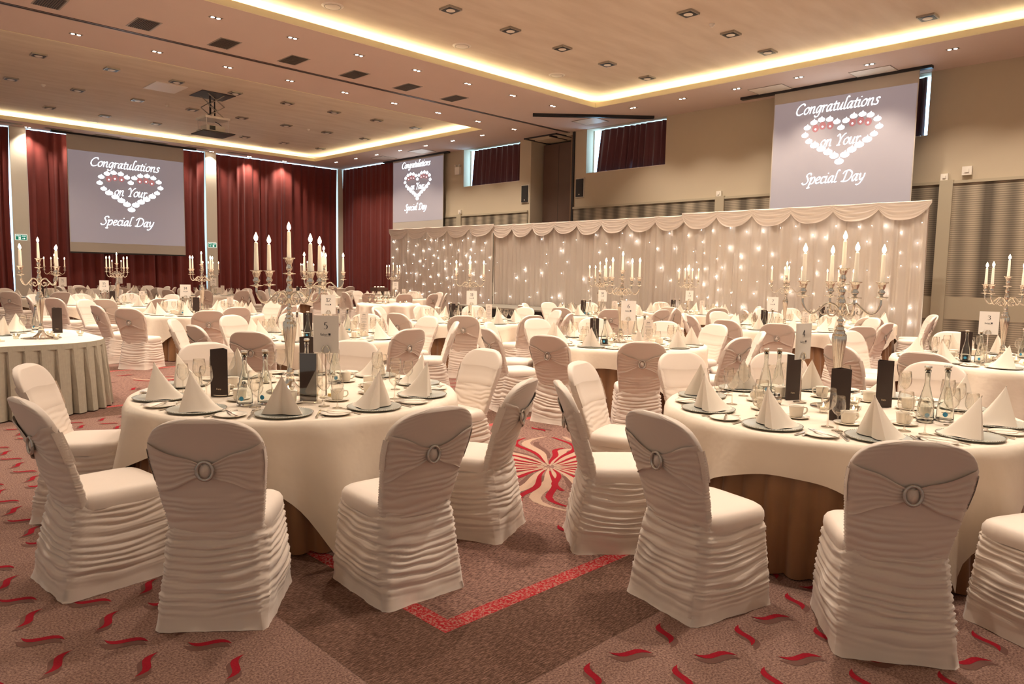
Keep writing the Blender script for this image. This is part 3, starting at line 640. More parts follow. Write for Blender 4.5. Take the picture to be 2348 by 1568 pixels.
# wall speakers and boxes
def mk_wspk():
    r = empty('wall_speaker'); b = MB('pillar'); b.box(-.02, 0, -.18, .18, -.31, .31); b.build('surround', r)
    b = MB('black', 'white'); b.box(-.05, -.02, -.145, .145, -.275, .275, 0); b.box(-.053, -.05, -.02, .02, -.22, -.19, 1); b.build('grille', r); return r
ws = mk_wspk()
place(ws, (XA, 17.60, 4.30), 0, 'black wall speaker left of the dark partition opening', 'speaker', 'black wall speakers')
place(ws, (XA, 15.17, 4.33), 0, 'black wall speaker right of the dark partition opening', 'speaker', 'black wall speakers')
el = empty('emergency_light', (XA, 21.12, 5.37)); b = MB('white'); b.box(-.09, 0, -.13, .13, -.14, .14); b.build('body', el)
for s in (-.1, .1):
    b = MB('white'); b.tube([(-.05, s*.6, .14), (-.06, s, .20)], .012, 6); b.tube([(-.03, s, .22), (-.10, s, .19)], .035, 10); b.build('lamp_head', el)
tag(el, 'white emergency light box with two lamp heads beside the small screen', 'emergency light')
b = MB('white'); b.box(-.07, 0, -.07, .07, -.07, .07); b.box(-.085, -.07, -.03, .03, -.03, .03); jb_ = b.build('junction_box')
for (y, z, lab) in [(20.98, 3.86, 'small white wall box on the post below the emergency light'), (10.25, 3.83, 'small white wall box on the post left of the near screen'), (4.86, 3.83, 'small white wall box on the post right of the near screen'), (4.44, 3.93, 'larger white wall box above the ribbed panel at the right')]:
    place(jb_, (XA, y, z), 0, lab, 'wall box', 'white wall boxes', sc=(1, 1.3, 1.3) if y == 4.44 else None)

# ------------------------------------------------------------------ stage and sparkling drapes
b = MB('stage', 'black'); b.box(14.4, 16.22, 11.35, 17.3, .56, .60, 0); b.box(14.44, 16.2, 11.39, 17.26, 0, .56, 1)
o = b.build('stage_platform'); tag(o, 'low dark stage platform before the plain middle drape', 'stage')
def backdrop(y0, y1, x, z0, z1, nsw, lab, seed, nb, bands):
    r = empty('pleated_backdrop', (0, 0, 0)); tag(r, lab, 'backdrop', 'white pleated backdrops')
    b = pleated('x', y0+.02, y1-.02, x, z0, z1-.02, 'voile', wl=.10, amp=.032, seed=seed, rows=5, per=7); b.build('curtain', r)
    b = MB('white'); b.tube([(x+.06, y0, z1-.04), (x+.06, y1, z1-.04)], .02, 8)
    for yy in (y0+.04, y1-.04): b.tube([(x+.08, yy, z0 if z0 > .1 else 0), (x+.08, yy, z1-.03)], .018, 8)
    b.build('frame', r)
    w = (y1-y0)/nsw
    for k in range(nsw):
        rr = random.Random(seed*31+k); a0 = y1-k*w+.05; D = .34*rr.uniform(.9, 1.1); P = []
        for j in range(15):
            v = j/14; row = []
            for i in range(25):
                u = i/24; c = (4*u*(1-u))**.8
                fold = .042*abs(math.sin(v*PI*5.5+.5*math.sin(u*6+k)))**.7*(0.25+c)
                yy = a0-u*(w+.10); row.append((x-.035-fold-.03*c*v, yy, z1+.02-.035*u*(1-u)-.04*v-v**1.15*(.02+D*c)*(1+.04*math.sin(u*9))))
            P.append(row)
        s = MB('satin'); s.grid(P); s.build('swag', r)
    s = empty('string_lights', (0, 0, 0)); tag(s, 'tiny white fairy lights twinkling over %s' % bands, 'string lights', 'fairy lights on the drapes')
    rr = random.Random(seed+5); proto = None; spots = []
    tries = 0
    while len(spots) < nb and tries < 4000:
        tries += 1; p = (rr.uniform(y0+.1, y1-.15), rr.uniform(max(z0, .3)+.1, z1-.38))
        if all(math.hypot(p[0]-q[0], p[1]-q[1]) > .26 for q in spots): spots.append(p)
    cols = sorted(spots)
    wr = MB('white')
    for yy in sorted({round(p[0]/.5)*.5 for p in cols}):
        if y0+.05 < yy < y1-.05: wr.tube([(x-.045, yy, z1-.3), (x-.047, yy+.02, (z0+z1)/2), (x-.045, yy, max(z0, .3)+.1)], .0016, 3)
    wr.build('wires', s)
    for i, (yy, zz) in enumerate(spots):
        if proto is None:
            g = MB('bulb'); g.lathe([(.0, -.011), (.009, -.007), (.0115, 0), (.008, .008), (.0, .011)], 8, cap=False); proto = g.build('bulb', s); q = proto
        else: q = proto.copy(); COL.objects.link(q)
        f = rr.choice((.4, .6, .9, 1.0, 1.25)); q.location = (x-.055, yy, zz); q.scale = (f, f, f)
backdrop(4.66, 10.30, 16.20, .0, 3.18, 6, 'sparkling pleated white backdrop section at the right with large swags', 3, 96, 'the right backdrop section')
backdrop(10.32, 17.55, 16.32, .6, 3.14, 8, 'plain pleated white backdrop section behind the stage', 4, 46, 'the middle backdrop section')
backdrop(17.48, 23.26, 16.24, .0, 3.17, 5, 'sparkling pleated white backdrop section at the left beside the curtain', 5, 96, 'the left backdrop section')

# ================================================================== CHAIR WITH RUCHED COVER
def spow(c, e): return math.copysign(abs(c)**e, c)
def mk_chair(seed, hi):
    rr = random.Random(seed); ph = [rr.uniform(0, 6.28) for _ in range(40)]
    ns = lambda a, b_, k: math.sin(a*2.3+ph[k])*.5+math.sin(b_*3.1+a*1.7+ph[k+1])*.5+math.sin(a*5.1-b_*4.3+ph[k+2])*.35
    root = empty('covered_banquet_chair')
    # lower skirt, ruched between the four corner seams
    nr, nsd = (112, 20) if hi else (60, 13)
    P = []
    for i in range(nr+1):
        t = i/nr; z = .435*t
        hw = .238+(.196-.238)*t**.8; yb = -.262+(-.170+.262)*t**.85; yf = .268+(.232-.268)*t
        if t > .9: hw -= .02*(t-.9)*5; yf -= .012*(t-.9)*10*.5
        row = []
        for s_ in range(4):
            for j in range(nsd):
                f = j/nsd; w = 2*f-1
                if s_ == 0: p, n = (hw*w, yb), (0, -1)          # back
                elif s_ == 1: p, n = (hw, yb+(yf-yb)*f), (1, 0)
                elif s_ == 2: p, n = (-hw*w, yf), (0, 1)
                else: p, n = (-hw, yf+(yb-yf)*f), (-1, 0)
                corner = abs(w)**5; mid = 1-abs(w)**3
                sag = .026*(1-w*w)*(1 if s_ != 2 else .6)+.012*w*math.sin(ph[s_+34])
                q = z+sag+.006*ns(w*.9+s_*3, t*5, s_*3)
                e1 = abs(math.sin(PI*(q+.012*math.sin(q*31+ph[s_+12]))/.037+.45*ns(w*1.2, t*3, 12+s_)))**.7; e2 = abs(math.sin(PI*q/.017+.8*ns(w*1.5, t*9, 20+s_)))
                fade = min(1, max(0, (t-.10)/.2)); am = .35+.65*(.5+.5*ns(w*1.5+s_, t*2.2, 16+s_))
                d = fade*(.0225*e1*am*(.45+.55*(1-abs(w)**2*.5))+.0065*e2*(1-mid*.75))+.004*ns(w*4, t*4, 24+s_)*(1-fade)
                rad = .022; cx = max(0, abs(w)-(1-rad/hw))*hw
                inset = rad-math.sqrt(max(0, rad*rad-cx*cx)) if abs(w) > 1-rad/hw else 0
                row.append((p[0]+n[0]*(d-inset), p[1]+n[1]*(d-inset), z+.002*e1))
        P.append(row)
    b = MB('cover'); b.grid(P, cvv=True); b.build('skirt', root)
    # padded seat
    P = []; N = 4*nsd
    for (k, z, bul) in ((1.0, .405, .0), (1.02, .43, .004), (1.01, .452, .002), (.975, .470, 0), (.90, .481, 0), (.70, .487, 0), (.35, .490, 0), (.002, .491, 0)):
        row = []
        for j in range(N):
            a = 2*PI*j/N+PI; c, s = spow(math.cos(a), .38), spow(math.sin(a), .38)
            wr = .003*abs(math.sin(a*22+ph[3]))*(1 if z < .46 else 0)
            row.append((c*(.212*k+wr), .032+s*(.212*k+wr)+(.006 if s > 0 else 0), z))
        P.append(row)
    b = MB('cover'); b.grid(P, cvv=True); b.build('seat', root)
    # back
    nz, nu = (132, 64) if hi else (70, 40)
    yc = lambda z: -.155-.180*(max(0, (z-.40))/.53)**1.15-.02*math.sin(PI*min(1, max(0, (z-.4)/.53)))*0+.03*max(0, .40-z)/.06
    def hwid(z):
        w = .188+.046*min(1, max(0, (z-.38)/.36))
        if z > .79: w = .234*max(0, 1-((z-.79)/.155)**2.5)**(1/2.5)
        return w
    def rear(x, z):      # rear surface y
        w = hwid(z); u = min(1, abs(x)/max(w, 1e-4)); return yc(z)+.022*(x/.23)**2-.027*(1-u**6)**.3*min(1, (.95-z)/.02)
    P = []
    for i in range(nz+1):
        t = i/nz; z = .335+.609*math.sin(t*PI/2)**1.0 if t > .7 else .335+.609*t*(math.sin(.7*PI/2)/.7)
        z = min(z, .9435); w = hwid(z); th = .027*min(1, max(.02, (.946-z)/.02))**.5
        row = []
        for j in range(nu):
            a = 2*PI*j/nu; c, s = spow(math.cos(a), .42), spow(math.sin(a), .42); x = w*c; u = c
            low = min(1, max(0, (.64-z)/.08)) ; side = abs(c)**8
            q = z+.02*(1-u*u)+.008*ns(u*2, z*12, 28)
            if s < 0:   # rear
                d = low*.0125*abs(math.sin(PI*(q+.010*math.sin(q*37+ph[4])+.018*u*math.sin(ph[6]))/.034+.4*ns(u*1.1, z*7, 30)))**.8*(.35+.65*(.5+.5*ns(u*1.4, z*7, 5))) + (1-low)*.0030*abs(math.sin(PI*(z+.05*u*u)/.022+ns(u, z*9, 33)))*max(0, abs(u)-.25)*(z > .78)
            else:
                d = min(1, max(0, (.80-z)/.25))*.006*abs(math.sin(PI*q/.04+1.2*ns(u*2, z*7, 8)))
            d2 = .007*side*abs(math.sin(PI*q/.011+ph[7]+(1 if c > 0 else 0)))*min(1, max(0, (.86-z)/.1))
            sgn = 1 if s > 0 else -1
            row.append((x+(d2 if c > 0 else -d2), yc(z)+.022*(x/.23)**2+s*th+sgn*d*abs(s), z))
        P.append(row)
    k = None
    b = MB('cover'); k = b.grid(P, cvv=True); b.face([k+nz*nu+j for j in range(nu)], 0, True); b.face([k+j for j in range(nu)][::-1]); b.build('backrest', root)
    # sash: bow shape at the rear, plain band at the front
    b = MB('sash'); n1, n2 = (40, 22) if hi else (24, 12); zc = .715; P = []
    for i in range(n1+1):
        x_ = -1+2*i/n1; row = []
        for j in range(n2+1):
            v = -1+2*j/n2; hh = .020+(.100 if v > 0 else .098)*abs(x_)**.95
            z = zc+v*hh+.004*math.sin(9*x_+ph[9]); w = hwid(z)+.004; x = x_*w
            edge = .5+.5*abs(v)**6
            f = abs(math.sin(v*PI*3.1+.7*math.sin(x_*3+ph[8])))**.8*.0105*(.45+.55*abs(x_))+.0045*(abs(v) > .86)
            y = rear(x*.97, z)-.005-f+(.02*abs(x_)**14)
            row.append((x, y, z))
        P.append(row)
    b.grid(P); P = []
    for j in range(7):
        v = j/6; row = []
        for i in range(13):
            x_ = -1+2*i/12; z = .665+.14*v+.010*x_*(v-.5)+.006*math.sin(3*x_+ph[2]); w = hwid(z)+.005
            row.append((x_*w, yc(z)+.022*x_*x_+.030-(.020*abs(x_)**14)+.004*(abs(v-.1) < .1)+.004*(abs(v-.95) < .1), z))
        P.append(row)
    b.grid(P)
    for s in (-1, 1):
        P = []
        for j in range(7):
            z = .655+.15*j/6; w = hwid(z)+.006; P.append([(s*(w-.004), yc(z)+.022-.022, z), (s*w, yc(z)+.015, z), (s*(w-.004), yc(z)+.052-.006, z)])
        b.grid(P)
    b.build('sash', root)
    b = MB('brooch', 'sash'); yb_ = rear(0, zc)-.016
    ring = [(.033*math.cos(2*PI*i/26), yb_-.004, zc+.039*math.sin(2*PI*i/26)) for i in range(27)]
    b.tube(ring, .0075, 7, 0, cap=False)
    P = [[(.026*r_*math.cos(2*PI*i/16), yb_-.009+.012*r_*r_, zc+.032*r_*math.sin(2*PI*i/16)) for i in range(16)] for r_ in (.01, .5, .85, 1.0)]
    b.grid(P, 1, cvv=True); b.build('brooch', root)
    return root
CH = [mk_chair(s, True) for s in (1, 2, 3)]; CHL = [mk_chair(s, False) for s in (11, 12)]

# ================================================================== TABLES
R_T = 1.03
TABLES = {   # name: (x, y, phrase, cloth angle, candelabra angle, card text)
 '5': (2.36, 4.42, 'table 5', 0.45, 0.10, '5'), '4': (4.60, 1.77, 'table 4', 0.15, -.90, '4'), '3': (9.0, 1.8, 'table 3', 1.0, -.40, '3'),
 '6': (7.20, 5.42, 'table 6', 0.5, .12, '6'), '12': (4.66, 8.10, 'table 12', 0.35, .95, '12'), '7': (11.75, 5.46, 'table 7', .8, -1.0, '7'),
 '11': (8.2, 9.4, 'table 11', .55, .82, '11'), '9': (14.75, 9.2, 'table 9', .9, .2, '9'), '14': (5.15, 13.2, 'table 14', 1.15, .3, '14'),
 '15': (4.85, 17.0, 'table 15', .3, .7, '15'), '16': (4.7, 21.6, 'table 16', .6, .1, '16'),
 'a': (14.6, 5.7, 'table beyond table 7', .2, .5, '8'), 'b': (12.1, 9.7, 'table behind table 6', .7, 1.1, '10'), 'c': (13.3, 18.9, 'table past the cake', .1, .4, '13'),
 'd': (11.5, 21.0, 'table before corner curtains', .9, .1, '17'), 'e': (9.1, 22.6, 'table by left-arrow sign', .4, .9, '18'), 'f': (7.3, 25.6, 'table under large screen', .2, .3, '19')}
for k, (x, y) in enumerate([]): pass
# T5 settings follow the photo; generic ones are evenly spaced
PHASE = {'5': 200, '4': 179, '3': 157, '6': 158, '12': 218, '7': 249, '11': 226, '9': 200, '14': 196, '15': 210, '16': 190, 'a': 236, 'b': 227, 'c': 246, 'd': 218, 'e': 205, 'f': 222}

def cloth(mb, seed, rot, R=R_T, half=1.235, top=.75, ns=160, amp=1.0, wr=0):
    rr = random.Random(seed); ph = [rr.uniform(0, 6.28) for _ in range(8)]; P = []
    rows = [0, .3, .6, .85, .95, .985, 1.0]
    for r_ in rows:
        P.append([(R*r_*math.cos(2*PI*j/ns), R*r_*math.sin(2*PI*j/ns), top+wr*(.012*math.sin(9*r_*math.cos(2*PI*j/ns)+ph[0])*math.sin(11*r_*math.sin(2*PI*j/ns)+ph[1])) - (.002 if r_ > .99 else 0)) for j in range(ns)])
    for i in range(1, 15):
        f = i/14; row = []
        for j in range(ns):
            th = 2*PI*j/ns; a = th-rot; L = half/max(abs(math.cos(a)), abs(math.sin(a))); drop = (L-R)*f
            ca = (a+PI/4) % (PI/2)-PI/4; near = abs(((a+PI/4) % (PI/2))/(PI/2)-.5)*2   # 0 mid-side, 1 corner
            cdist = 1-near
            fold = .085*drop*amp*(math.cos((a)*8+ph[2]+.6*math.sin(2*a)))+.055*drop*amp*math.sin(19*a+ph[3])+.10*drop*drop*math.cos(4*a+PI)*1.0
            rad = R+.012+.10*drop*.35+fold*1.25+.012*math.sin(min(1, drop/.05)*PI/2)
            row.append((rad*math.cos(th), rad*math.sin(th), top-.004-drop*.985))
        P.append(row)
    mb.grid(P, cvv=True)
def underskirt(mb, seed, R=.985, top=.735, n=46):
    rr = random.Random(seed); N = n*6; w = [rr.uniform(.6, 1.4) for _ in range(n)]; P = []
    for t in (0, .25, .6, 1.0):
        row = []
        for j in range(N):
            k = j//6; f = (j % 6)/6; rad = R-.030+(.016+.040*t)*w[k]*math.sin(PI*f)*(1)+.012*t
            row.append((rad*math.cos(2*PI*j/N), rad*math.sin(2*PI*j/N), top-(top-.008)*t))
        P.append(row)
    mb.grid(P, cvv=True)
tproto = empty('round_table'); b = MB('under'); b.lathe([(R_T-.01, .715), (R_T-.005, .72), (R_T-.005, .742), (R_T-.01, .745)], 48); b.build('tabletop', tproto)
b = MB('under'); underskirt(b, 3); b.build('underskirt', tproto)
clothp = []
for s in (1, 2, 3):
    b = MB('cloth'); cloth(b, s, 0); clothp.append(b.build('tablecloth'))

# ---- silver candelabrum
def mk_candelabra():
    r = empty('candelabrum')
    b = MB('silver')
    prof = [(.0, 0), (.088, 0), (.090, .006), (.080, .012), (.072, .020), (.052, .035), (.036, .055), (.029, .075), (.024, .095), (.029, .102), (.024, .110), (.018, .118), (.026, .128), (.019, .140), (.017, .16), (.021, .22), (.028, .30), (.037, .38), (.042, .43), (.040, .458), (.030, .470), (.034, .476), (.030, .484), (.022, .494), (.027, .502), (.022, .510), (.013, .522), (.016, .535), (.021, .548), (.012, .560), (.012, .60), (.020, .606), (.022, .62), (.016, .636), (.022, .648), (.024, .668), (.016, .690), (.012, .705), (.018, .72), (.020, .735), (.012, .75), (.010, .768), (.040, .772), (.041, .776), (.012, .780), (.010, .79), (.018, .80), (.020, .815), (.014, .828), (.018, .84), (.024, .855), (.026, .866), (.038, .872), (.038, .876), (.012, .876), (.0, .870)]
    seg = 24; P = []
    for rr_, z in prof:
        fl = .07 if .16 < z < .47 else (.05 if z < .03 and rr_ > .03 else 0)
        P.append([(rr_*(1+fl*math.cos(12*2*PI*j/48))*math.cos(2*PI*j/48), rr_*(1+fl*math.cos(12*2*PI*j/48))*math.sin(2*PI*j/48), z) for j in range(48)])
    b.grid(P, cvv=True); b.build('stem', r)
    for k in range(4):
        a = PI/2*k; c, s = math.cos(a), math.sin(a)
        arm = MB('silver'); T = lambda x, z: (x*c, x*s, z)
        arm.tube([T(p.x, p.y) for p in smooth([(.012, .612), (.04, .645), (.085, .655), (.125, .622), (.165, .590), (.205, .60), (.232, .645), (.235, .685)])], [.009]*43 if False else .0075, 8)
        arm.tube([T(p.x, p.y) for p in smooth([(.02, .600), (.045, .575), (.075, .580), (.078, .608), (.058, .612), (.052, .598)])], .006, 7)
        arm.tube([T(p.x, p.y) for p in smooth([(.135, .614), (.115, .585), (.095, .590), (.100, .61)])], .0045, 6)
        arm.build('arm', r)
        cup = MB('silver'); X, Y = .235*c, .235*s
        cup.lathe([(.006, .680), (.010, .690), (.039, .694), (.040, .698), (.012, .702), (.009, .71), (.018, .718), (.022, .730), (.013, .742), (.017, .752), (.023, .770), (.025, .782), (.037, .788), (.037, .792), (.012, .792), (.0, .788)], 20, (X, Y, 0), cap=False)
        cup.build('candle_cup', r)
    return r
cnd = mk_candelabra()
def mk_candle():
    r = empty('candle'); b = MB('wax', 'wick'); b.lathe([(.0145, 0), (.0145, .01), (.011, .168), (.0085, .176), (.004, .178), (.0, .176)], 14, cap=False)
    b.tube([(0, 0, .175), (.001, 0, .186)], .0014, 5, 1); b.build('wax_stick', r)
    b = MB('flame'); b.lathe([(.0, .181), (.008, .187), (.0125, .198), (.0115, .210), (.007, .222), (.0022, .234), (.0, .238)], 12, cap=False); b.build('flame', r)
    return r
can = mk_candle()
# ---- tableware prototypes
b = MB('charger', 'bead'); b.lathe([(.0, .004), (.10, .004), (.108, .007), (.150, .013), (.158, .014), (.158, .009), (.10, .0), (.0, .0)], 44, cap=False)
for i in range(72): a = 2*PI*i/72; b.lathe([(.0, -.0028), (.0032, 0), (.0, .0028)], 5, (.1585*math.cos(a), .1585*math.sin(a), .0135), 1, cap=False)
charger = b.build('charger_plate')
def mk_napkin(seed):
    rr = random.Random(seed); H = .215; A = Vector((0, -.035, H)); b = MB('napkin')
    # curved tent: base runs left foot - back tip - right foot
    base = [(-.112, -.045), (-.100, .01), (-.072, .07), (-.042, .125), (.0, .170), (.042, .125), (.072, .07), (.100, .01), (.112, -.045)]
    BP = smooth(base, 3); n = len(BP); P = []
    for i in range(15):
        g = i/14; row = []
        for j, q in enumerate(BP):
            m_ = 1-abs(2*j/(n-1)-1)      # 1 at the back ridge
            z = H*(1-g)**(1+.55*m_); x = A.x+(q.x-A.x)*g**(1-.12*m_); y = A.y+(q.y-A.y)*g
            crease = .006*(m_ > .93)*(1-g)
            row.append((x, y-crease, z+.0015*math.sin(j*1.3+seed)*g))
        P.append(row)
    b.grid(P)
    for s in (-1, 1):            # two turned-in front panels meeting at a seam
        Q = []
        for i in range(9):
            g = i/8; row = []
            for k in range(6):
                f = k/5; x = s*(.112*g*(1-f)-.002*f); y = A.y+((-.045)-A.y)*g*(1-f)-.004*g*f
                row.append((x, y-.016*math.sin(PI*f)*g, H*(1-g)+.001))
            Q.append(row)
        b.grid(Q)
    # thickness: inner copy
    P2 = [[(p[0]*.955, p[1]*.955-.001, max(0, p[2]-.006)) for p in r_] for r_ in P]; b.grid(P2)
    b.grid([P[-1], P2[-1]])
    return b.build('folded_napkin')
naps = [mk_napkin(1), mk_napkin(2)]
def mk_glass(name, h, rb, seg=20):
    r = empty(name); s = h/.215
    b = MB('glass'); b.lathe([(.0, .0), (.034*s, .001), (.033*s, .003), (.010, .006), (.0045, .012), (.0035, .05*s), (.0038, .085*s), (.007, .095*s)], seg, cap=False); b.build('stem', r)
    b = MB('glass'); z0 = .093*s; z1 = h
    b.lathe([(.004, z0), (rb*.55, z0+.012), (rb*.88, z0+.032*s), (rb, z0+.055*s), (rb*.96, z0+.085*s), (rb*.84, z1), (rb*.82, z1)], seg, cap=False)
    b.build('bowl', r); return r
gl1 = mk_glass('wine_glass', .215, .041); gl2 = mk_glass('wine_glass', .19, .036)
r = empty('coffee_cup'); b = MB('china'); b.lathe([(.0, .012), (.030, .012), (.036, .018), (.041, .07), (.043, .078), (.041, .078), (.038, .07), (.033, .020), (.0, .017)], 24, cap=False)
b.build('bowl', r)
b = MB('china'); b.tube(smooth([(.038, 0, .066), (.060, 0, .066), (.064, 0, .045), (.050, 0, .030), (.037, 0, .030)]), .0045, 7); b.build('handle', r); cup = r
b = MB('china'); b.lathe([(.0, .003), (.03, .003), (.05, .008), (.075, .012), (.075, .009), (.04, .0), (.0, .0)], 28, cap=False); saucer = b.build('saucer')
b = MB('china'); b.lathe([(.0, .004), (.05, .004), (.060, .009), (.085, .013), (.085, .010), (.05, .0), (.0, .0)], 30, cap=False); sidep = b.build('side_plate')
def flat(mb, out, z, th, mi=0):
    k = mb.addv([(*p, z) for p in out]+[(*p, z+th) for p in out]); n = len(out); mb.face([k+i for i in range(n)][::-1], mi); mb.face([k+n+i for i in range(n)], mi)
    for i in range(n): mb.face((k+i, k+(i+1) % n, k+n+(i+1) % n, k+n+i), mi)
b = MB('steel'); flat(b, [(-.006, -.105), (.006, -.105), (.004, .0), (.010, .02), (.010, .09), (.002, .11), (-.004, .0)], .001, .003); knife = b.build('table_knife')
b = MB('steel'); flat(b, [(-.006, -.10), (.006, -.10), (.003, .03), (.011, .045), (.011, .058), (-.011, .058), (-.011, .045), (-.003, .03)], .001, .003)
for i in range(4): flat(b, [(-.011+.0065*i, .056), (-.0085+.0065*i, .056), (-.0085+.0065*i, .10), (-.011+.0065*i, .10)], .001+.002, .002)
fork = b.build('table_fork')
b = MB('steel'); flat(b, [(-.005, -.09), (.005, -.09), (.003, .03), (-.003, .03)], .001, .003); b.grid([[(.017*r_*math.cos(2*PI*j/14), .052+.026*r_*math.sin(2*PI*j/14), .0015+.006*r_*r_) for j in range(14)] for r_ in (.02, .5, .8, 1.0)], cvv=True); spoon = b.build('spoon')
def mk_bottle():
    r = empty('water_bottle'); b = MB('bottle')
    o_ = [(.0, .0), (.040, .0), (.046, .006), (.047, .02), (.045, .06), (.037, .12), (.025, .175), (.016, .21), (.0135, .235), (.0135, .285), (.017, .290), (.017, .302)]
    i_ = [(.014, .302), (.0105, .285), (.0105, .235), (.013, .21), (.022, .174), (.034, .12), (.042, .06), (.043, .02), (.04, .012), (.0, .012)]
    b.lathe(o_+i_, 24, cap=False); b.build('glass_body', r)
    b = MB('cork'); b.lathe([(.0, .285), (.0102, .285), (.0125, .300), (.0125, .312), (.0, .312)], 14, cap=False); b.build('cork', r)
    b = MB('capm'); b.lathe([(.0, .312), (.018, .312), (.020, .316), (.020, .322), (.017, .326), (.0, .327)], 16, cap=False); b.build('stopper_cap', r)
    b = MB('bluedot'); P = [[((.0475-.001*abs(q))*math.cos(a+PI*1.25), (.0475-.001*abs(q))*math.sin(a+PI*1.25), .045+q*.014) for a in [(-.28+.56*i/8)*math.sqrt(max(.03, 1-q*q)) for i in range(9)]] for q in [-1+.25*k for k in range(9)]]
    b.grid(P); b.build('logo_mark', r); return r
bot = mk_bottle()
def mk_menu(white):
    r = empty('menu_stand'); b = MB('menuw' if white else 'menu', 'ink' if white else 'gold', 'inkgrey', 'menuw'); w, h = .105, .30
    A, B_, C = (-w/2, -.03), (w/2, -.03), (0, .055)
    for p, q in ((A, B_), (B_, C), (C, A)):
        obox(b, p, q, .002, .001, h, 0)
    y = -.0325
    put = lambda x, z: (x, y, z)
    if white:
        lettering(b, 'Dinner', 0, .27, .008, put, 1, slant=0, wt=.16, width=.05) if False else None
        zz = .262; rr = random.Random(4)
        b.poly([put(-.018, .268), put(.018, .268), put(.018, .273), put(-.018, .273)], 1)
        for i in range(14):
            zz -= rr.choice((.011, .011, .020)); ww = rr.uniform(.02, .04)
            x = -ww
            while x < ww:
                l = min(rr.uniform(.005, .012), ww-x); b.poly([put(x, zz), put(x+l, zz), put(x+l, zz+.0035), put(x, zz+.0035)], 2); x += l+.0025
    else:
        lettering(b, 'Enjoy...', 0, .05, .009, put, 1, slant=0, wt=.13, ang=0, width=.035)
    b.build('folded_board', r); return r
menb = mk_menu(False); menw = mk_menu(True)
r = empty('acrylic_menu_holder'); b = MB('menu'); b.box(-.05, .05, -.006, .006, .008, .30); b.build('menu_sheet', r)
b = MB('glass'); b.box(-.056, .056, -.012, -.008, .0, .305); b.box(-.056, .056, .008, .012, .0, .305); b.box(.056, .085, -.012, .012, .0, .305); b.build('acrylic_sleeve', r); acry = r
def mk_tea(cr=True):
    r = empty('tealight_holder'); b = MB('crystal'); P = []
    for (rr_, z) in ((.0, .0), (.022, .0), (.020, .012), (.030, .03), (.040, .055), (.036, .055), (.026, .03), (.016, .016), (.0, .016)):
        P.append([(rr_*(1+.12*(j % 2))*math.cos(2*PI*j/16), rr_*(1+.12*(j % 2))*math.sin(2*PI*j/16), z) for j in range(16)])
    b.grid(P, cvv=True, sm=False); b.build('crystal_bowl', r)
    b = MB('wax'); b.lathe([(.0, .017), (.017, .017), (.018, .036), (.0, .034)], 14, cap=False); b.build('wax', r)
    b = MB('flame'); b.lathe([(.0, .036), (.0045, .041), (.005, .048), (.0, .062)], 9, cap=False); b.build('flame', r); return r
tea = mk_tea()
b = MB('mirror'); b.lathe([(.0, .0), (.15, .0), (.15, .005), (.0, .005)], 36, cap=False); mirror = b.build('mirror_disc')
r = empty('butter_dish'); b = MB('china'); b.box(-.05, .05, -.035, .035, 0, .012); b.build('dish', r); b = MB('butter'); b.box(-.03, .02, -.015, .015, .012, .03); b.build('butter', r); butter = r
r = empty('sugar_bowl'); b = MB('steel'); b.lathe([(.0, .0), (.03, .0), (.038, .02), (.036, .055), (.033, .055), (.034, .02), (.0, .006)], 20, cap=False); b.build('bowl', r)
b = MB('icing', 'ink')
for i in range(7): a = i*.9; b.box(.018*math.cos(a)-.007, .018*math.cos(a)+.007, .018*math.sin(a)-.004, .018*math.sin(a)+.004, .02, .068, i % 2)
b.build('sachets', r); sugar = r
def mk_card(txt):
    r = empty('table_number_stand'); b = MB('silver')
    b.lathe([(.0, 0), (.036, 0), (.038, .003), (.012, .008), (.005, .014), (.0045, .27), (.0, .27)], 18, cap=False); b.build('pole', r)
    b = MB('silver')
    for s in (-1, 1): b.tube(smooth([(0, -.004, .268), (s*.022, -.006, .280), (s*.020, -.006, .300), (s*.006, -.006, .318)]), .004, 6)
    b.build('clip', r)
    b = MB('card', 'ink', 'inkgrey'); b.box(-.078, .078, -.0012, .0012, .275, .500, 0)
    put = lambda x, z: (x, -.0022, z)
    lettering(b, txt, 0, .437, .042, put, 1, slant=0, wt=.085, ang=4, width=.030*len(txt)*.85+.0)
    lettering(b, 'Radisson', -.012, .385, .013, put, 1, slant=.25, wt=.10, width=.046)
    b.poly([put(.016, .380), put(.029, .380), put(.029, .393), put(.016, .393)], 1); b.poly([put(-.01, .374), put(.029, .374), put(.029, .3755), put(-.01, .3755)], 2)
    b.build('card', r); return r

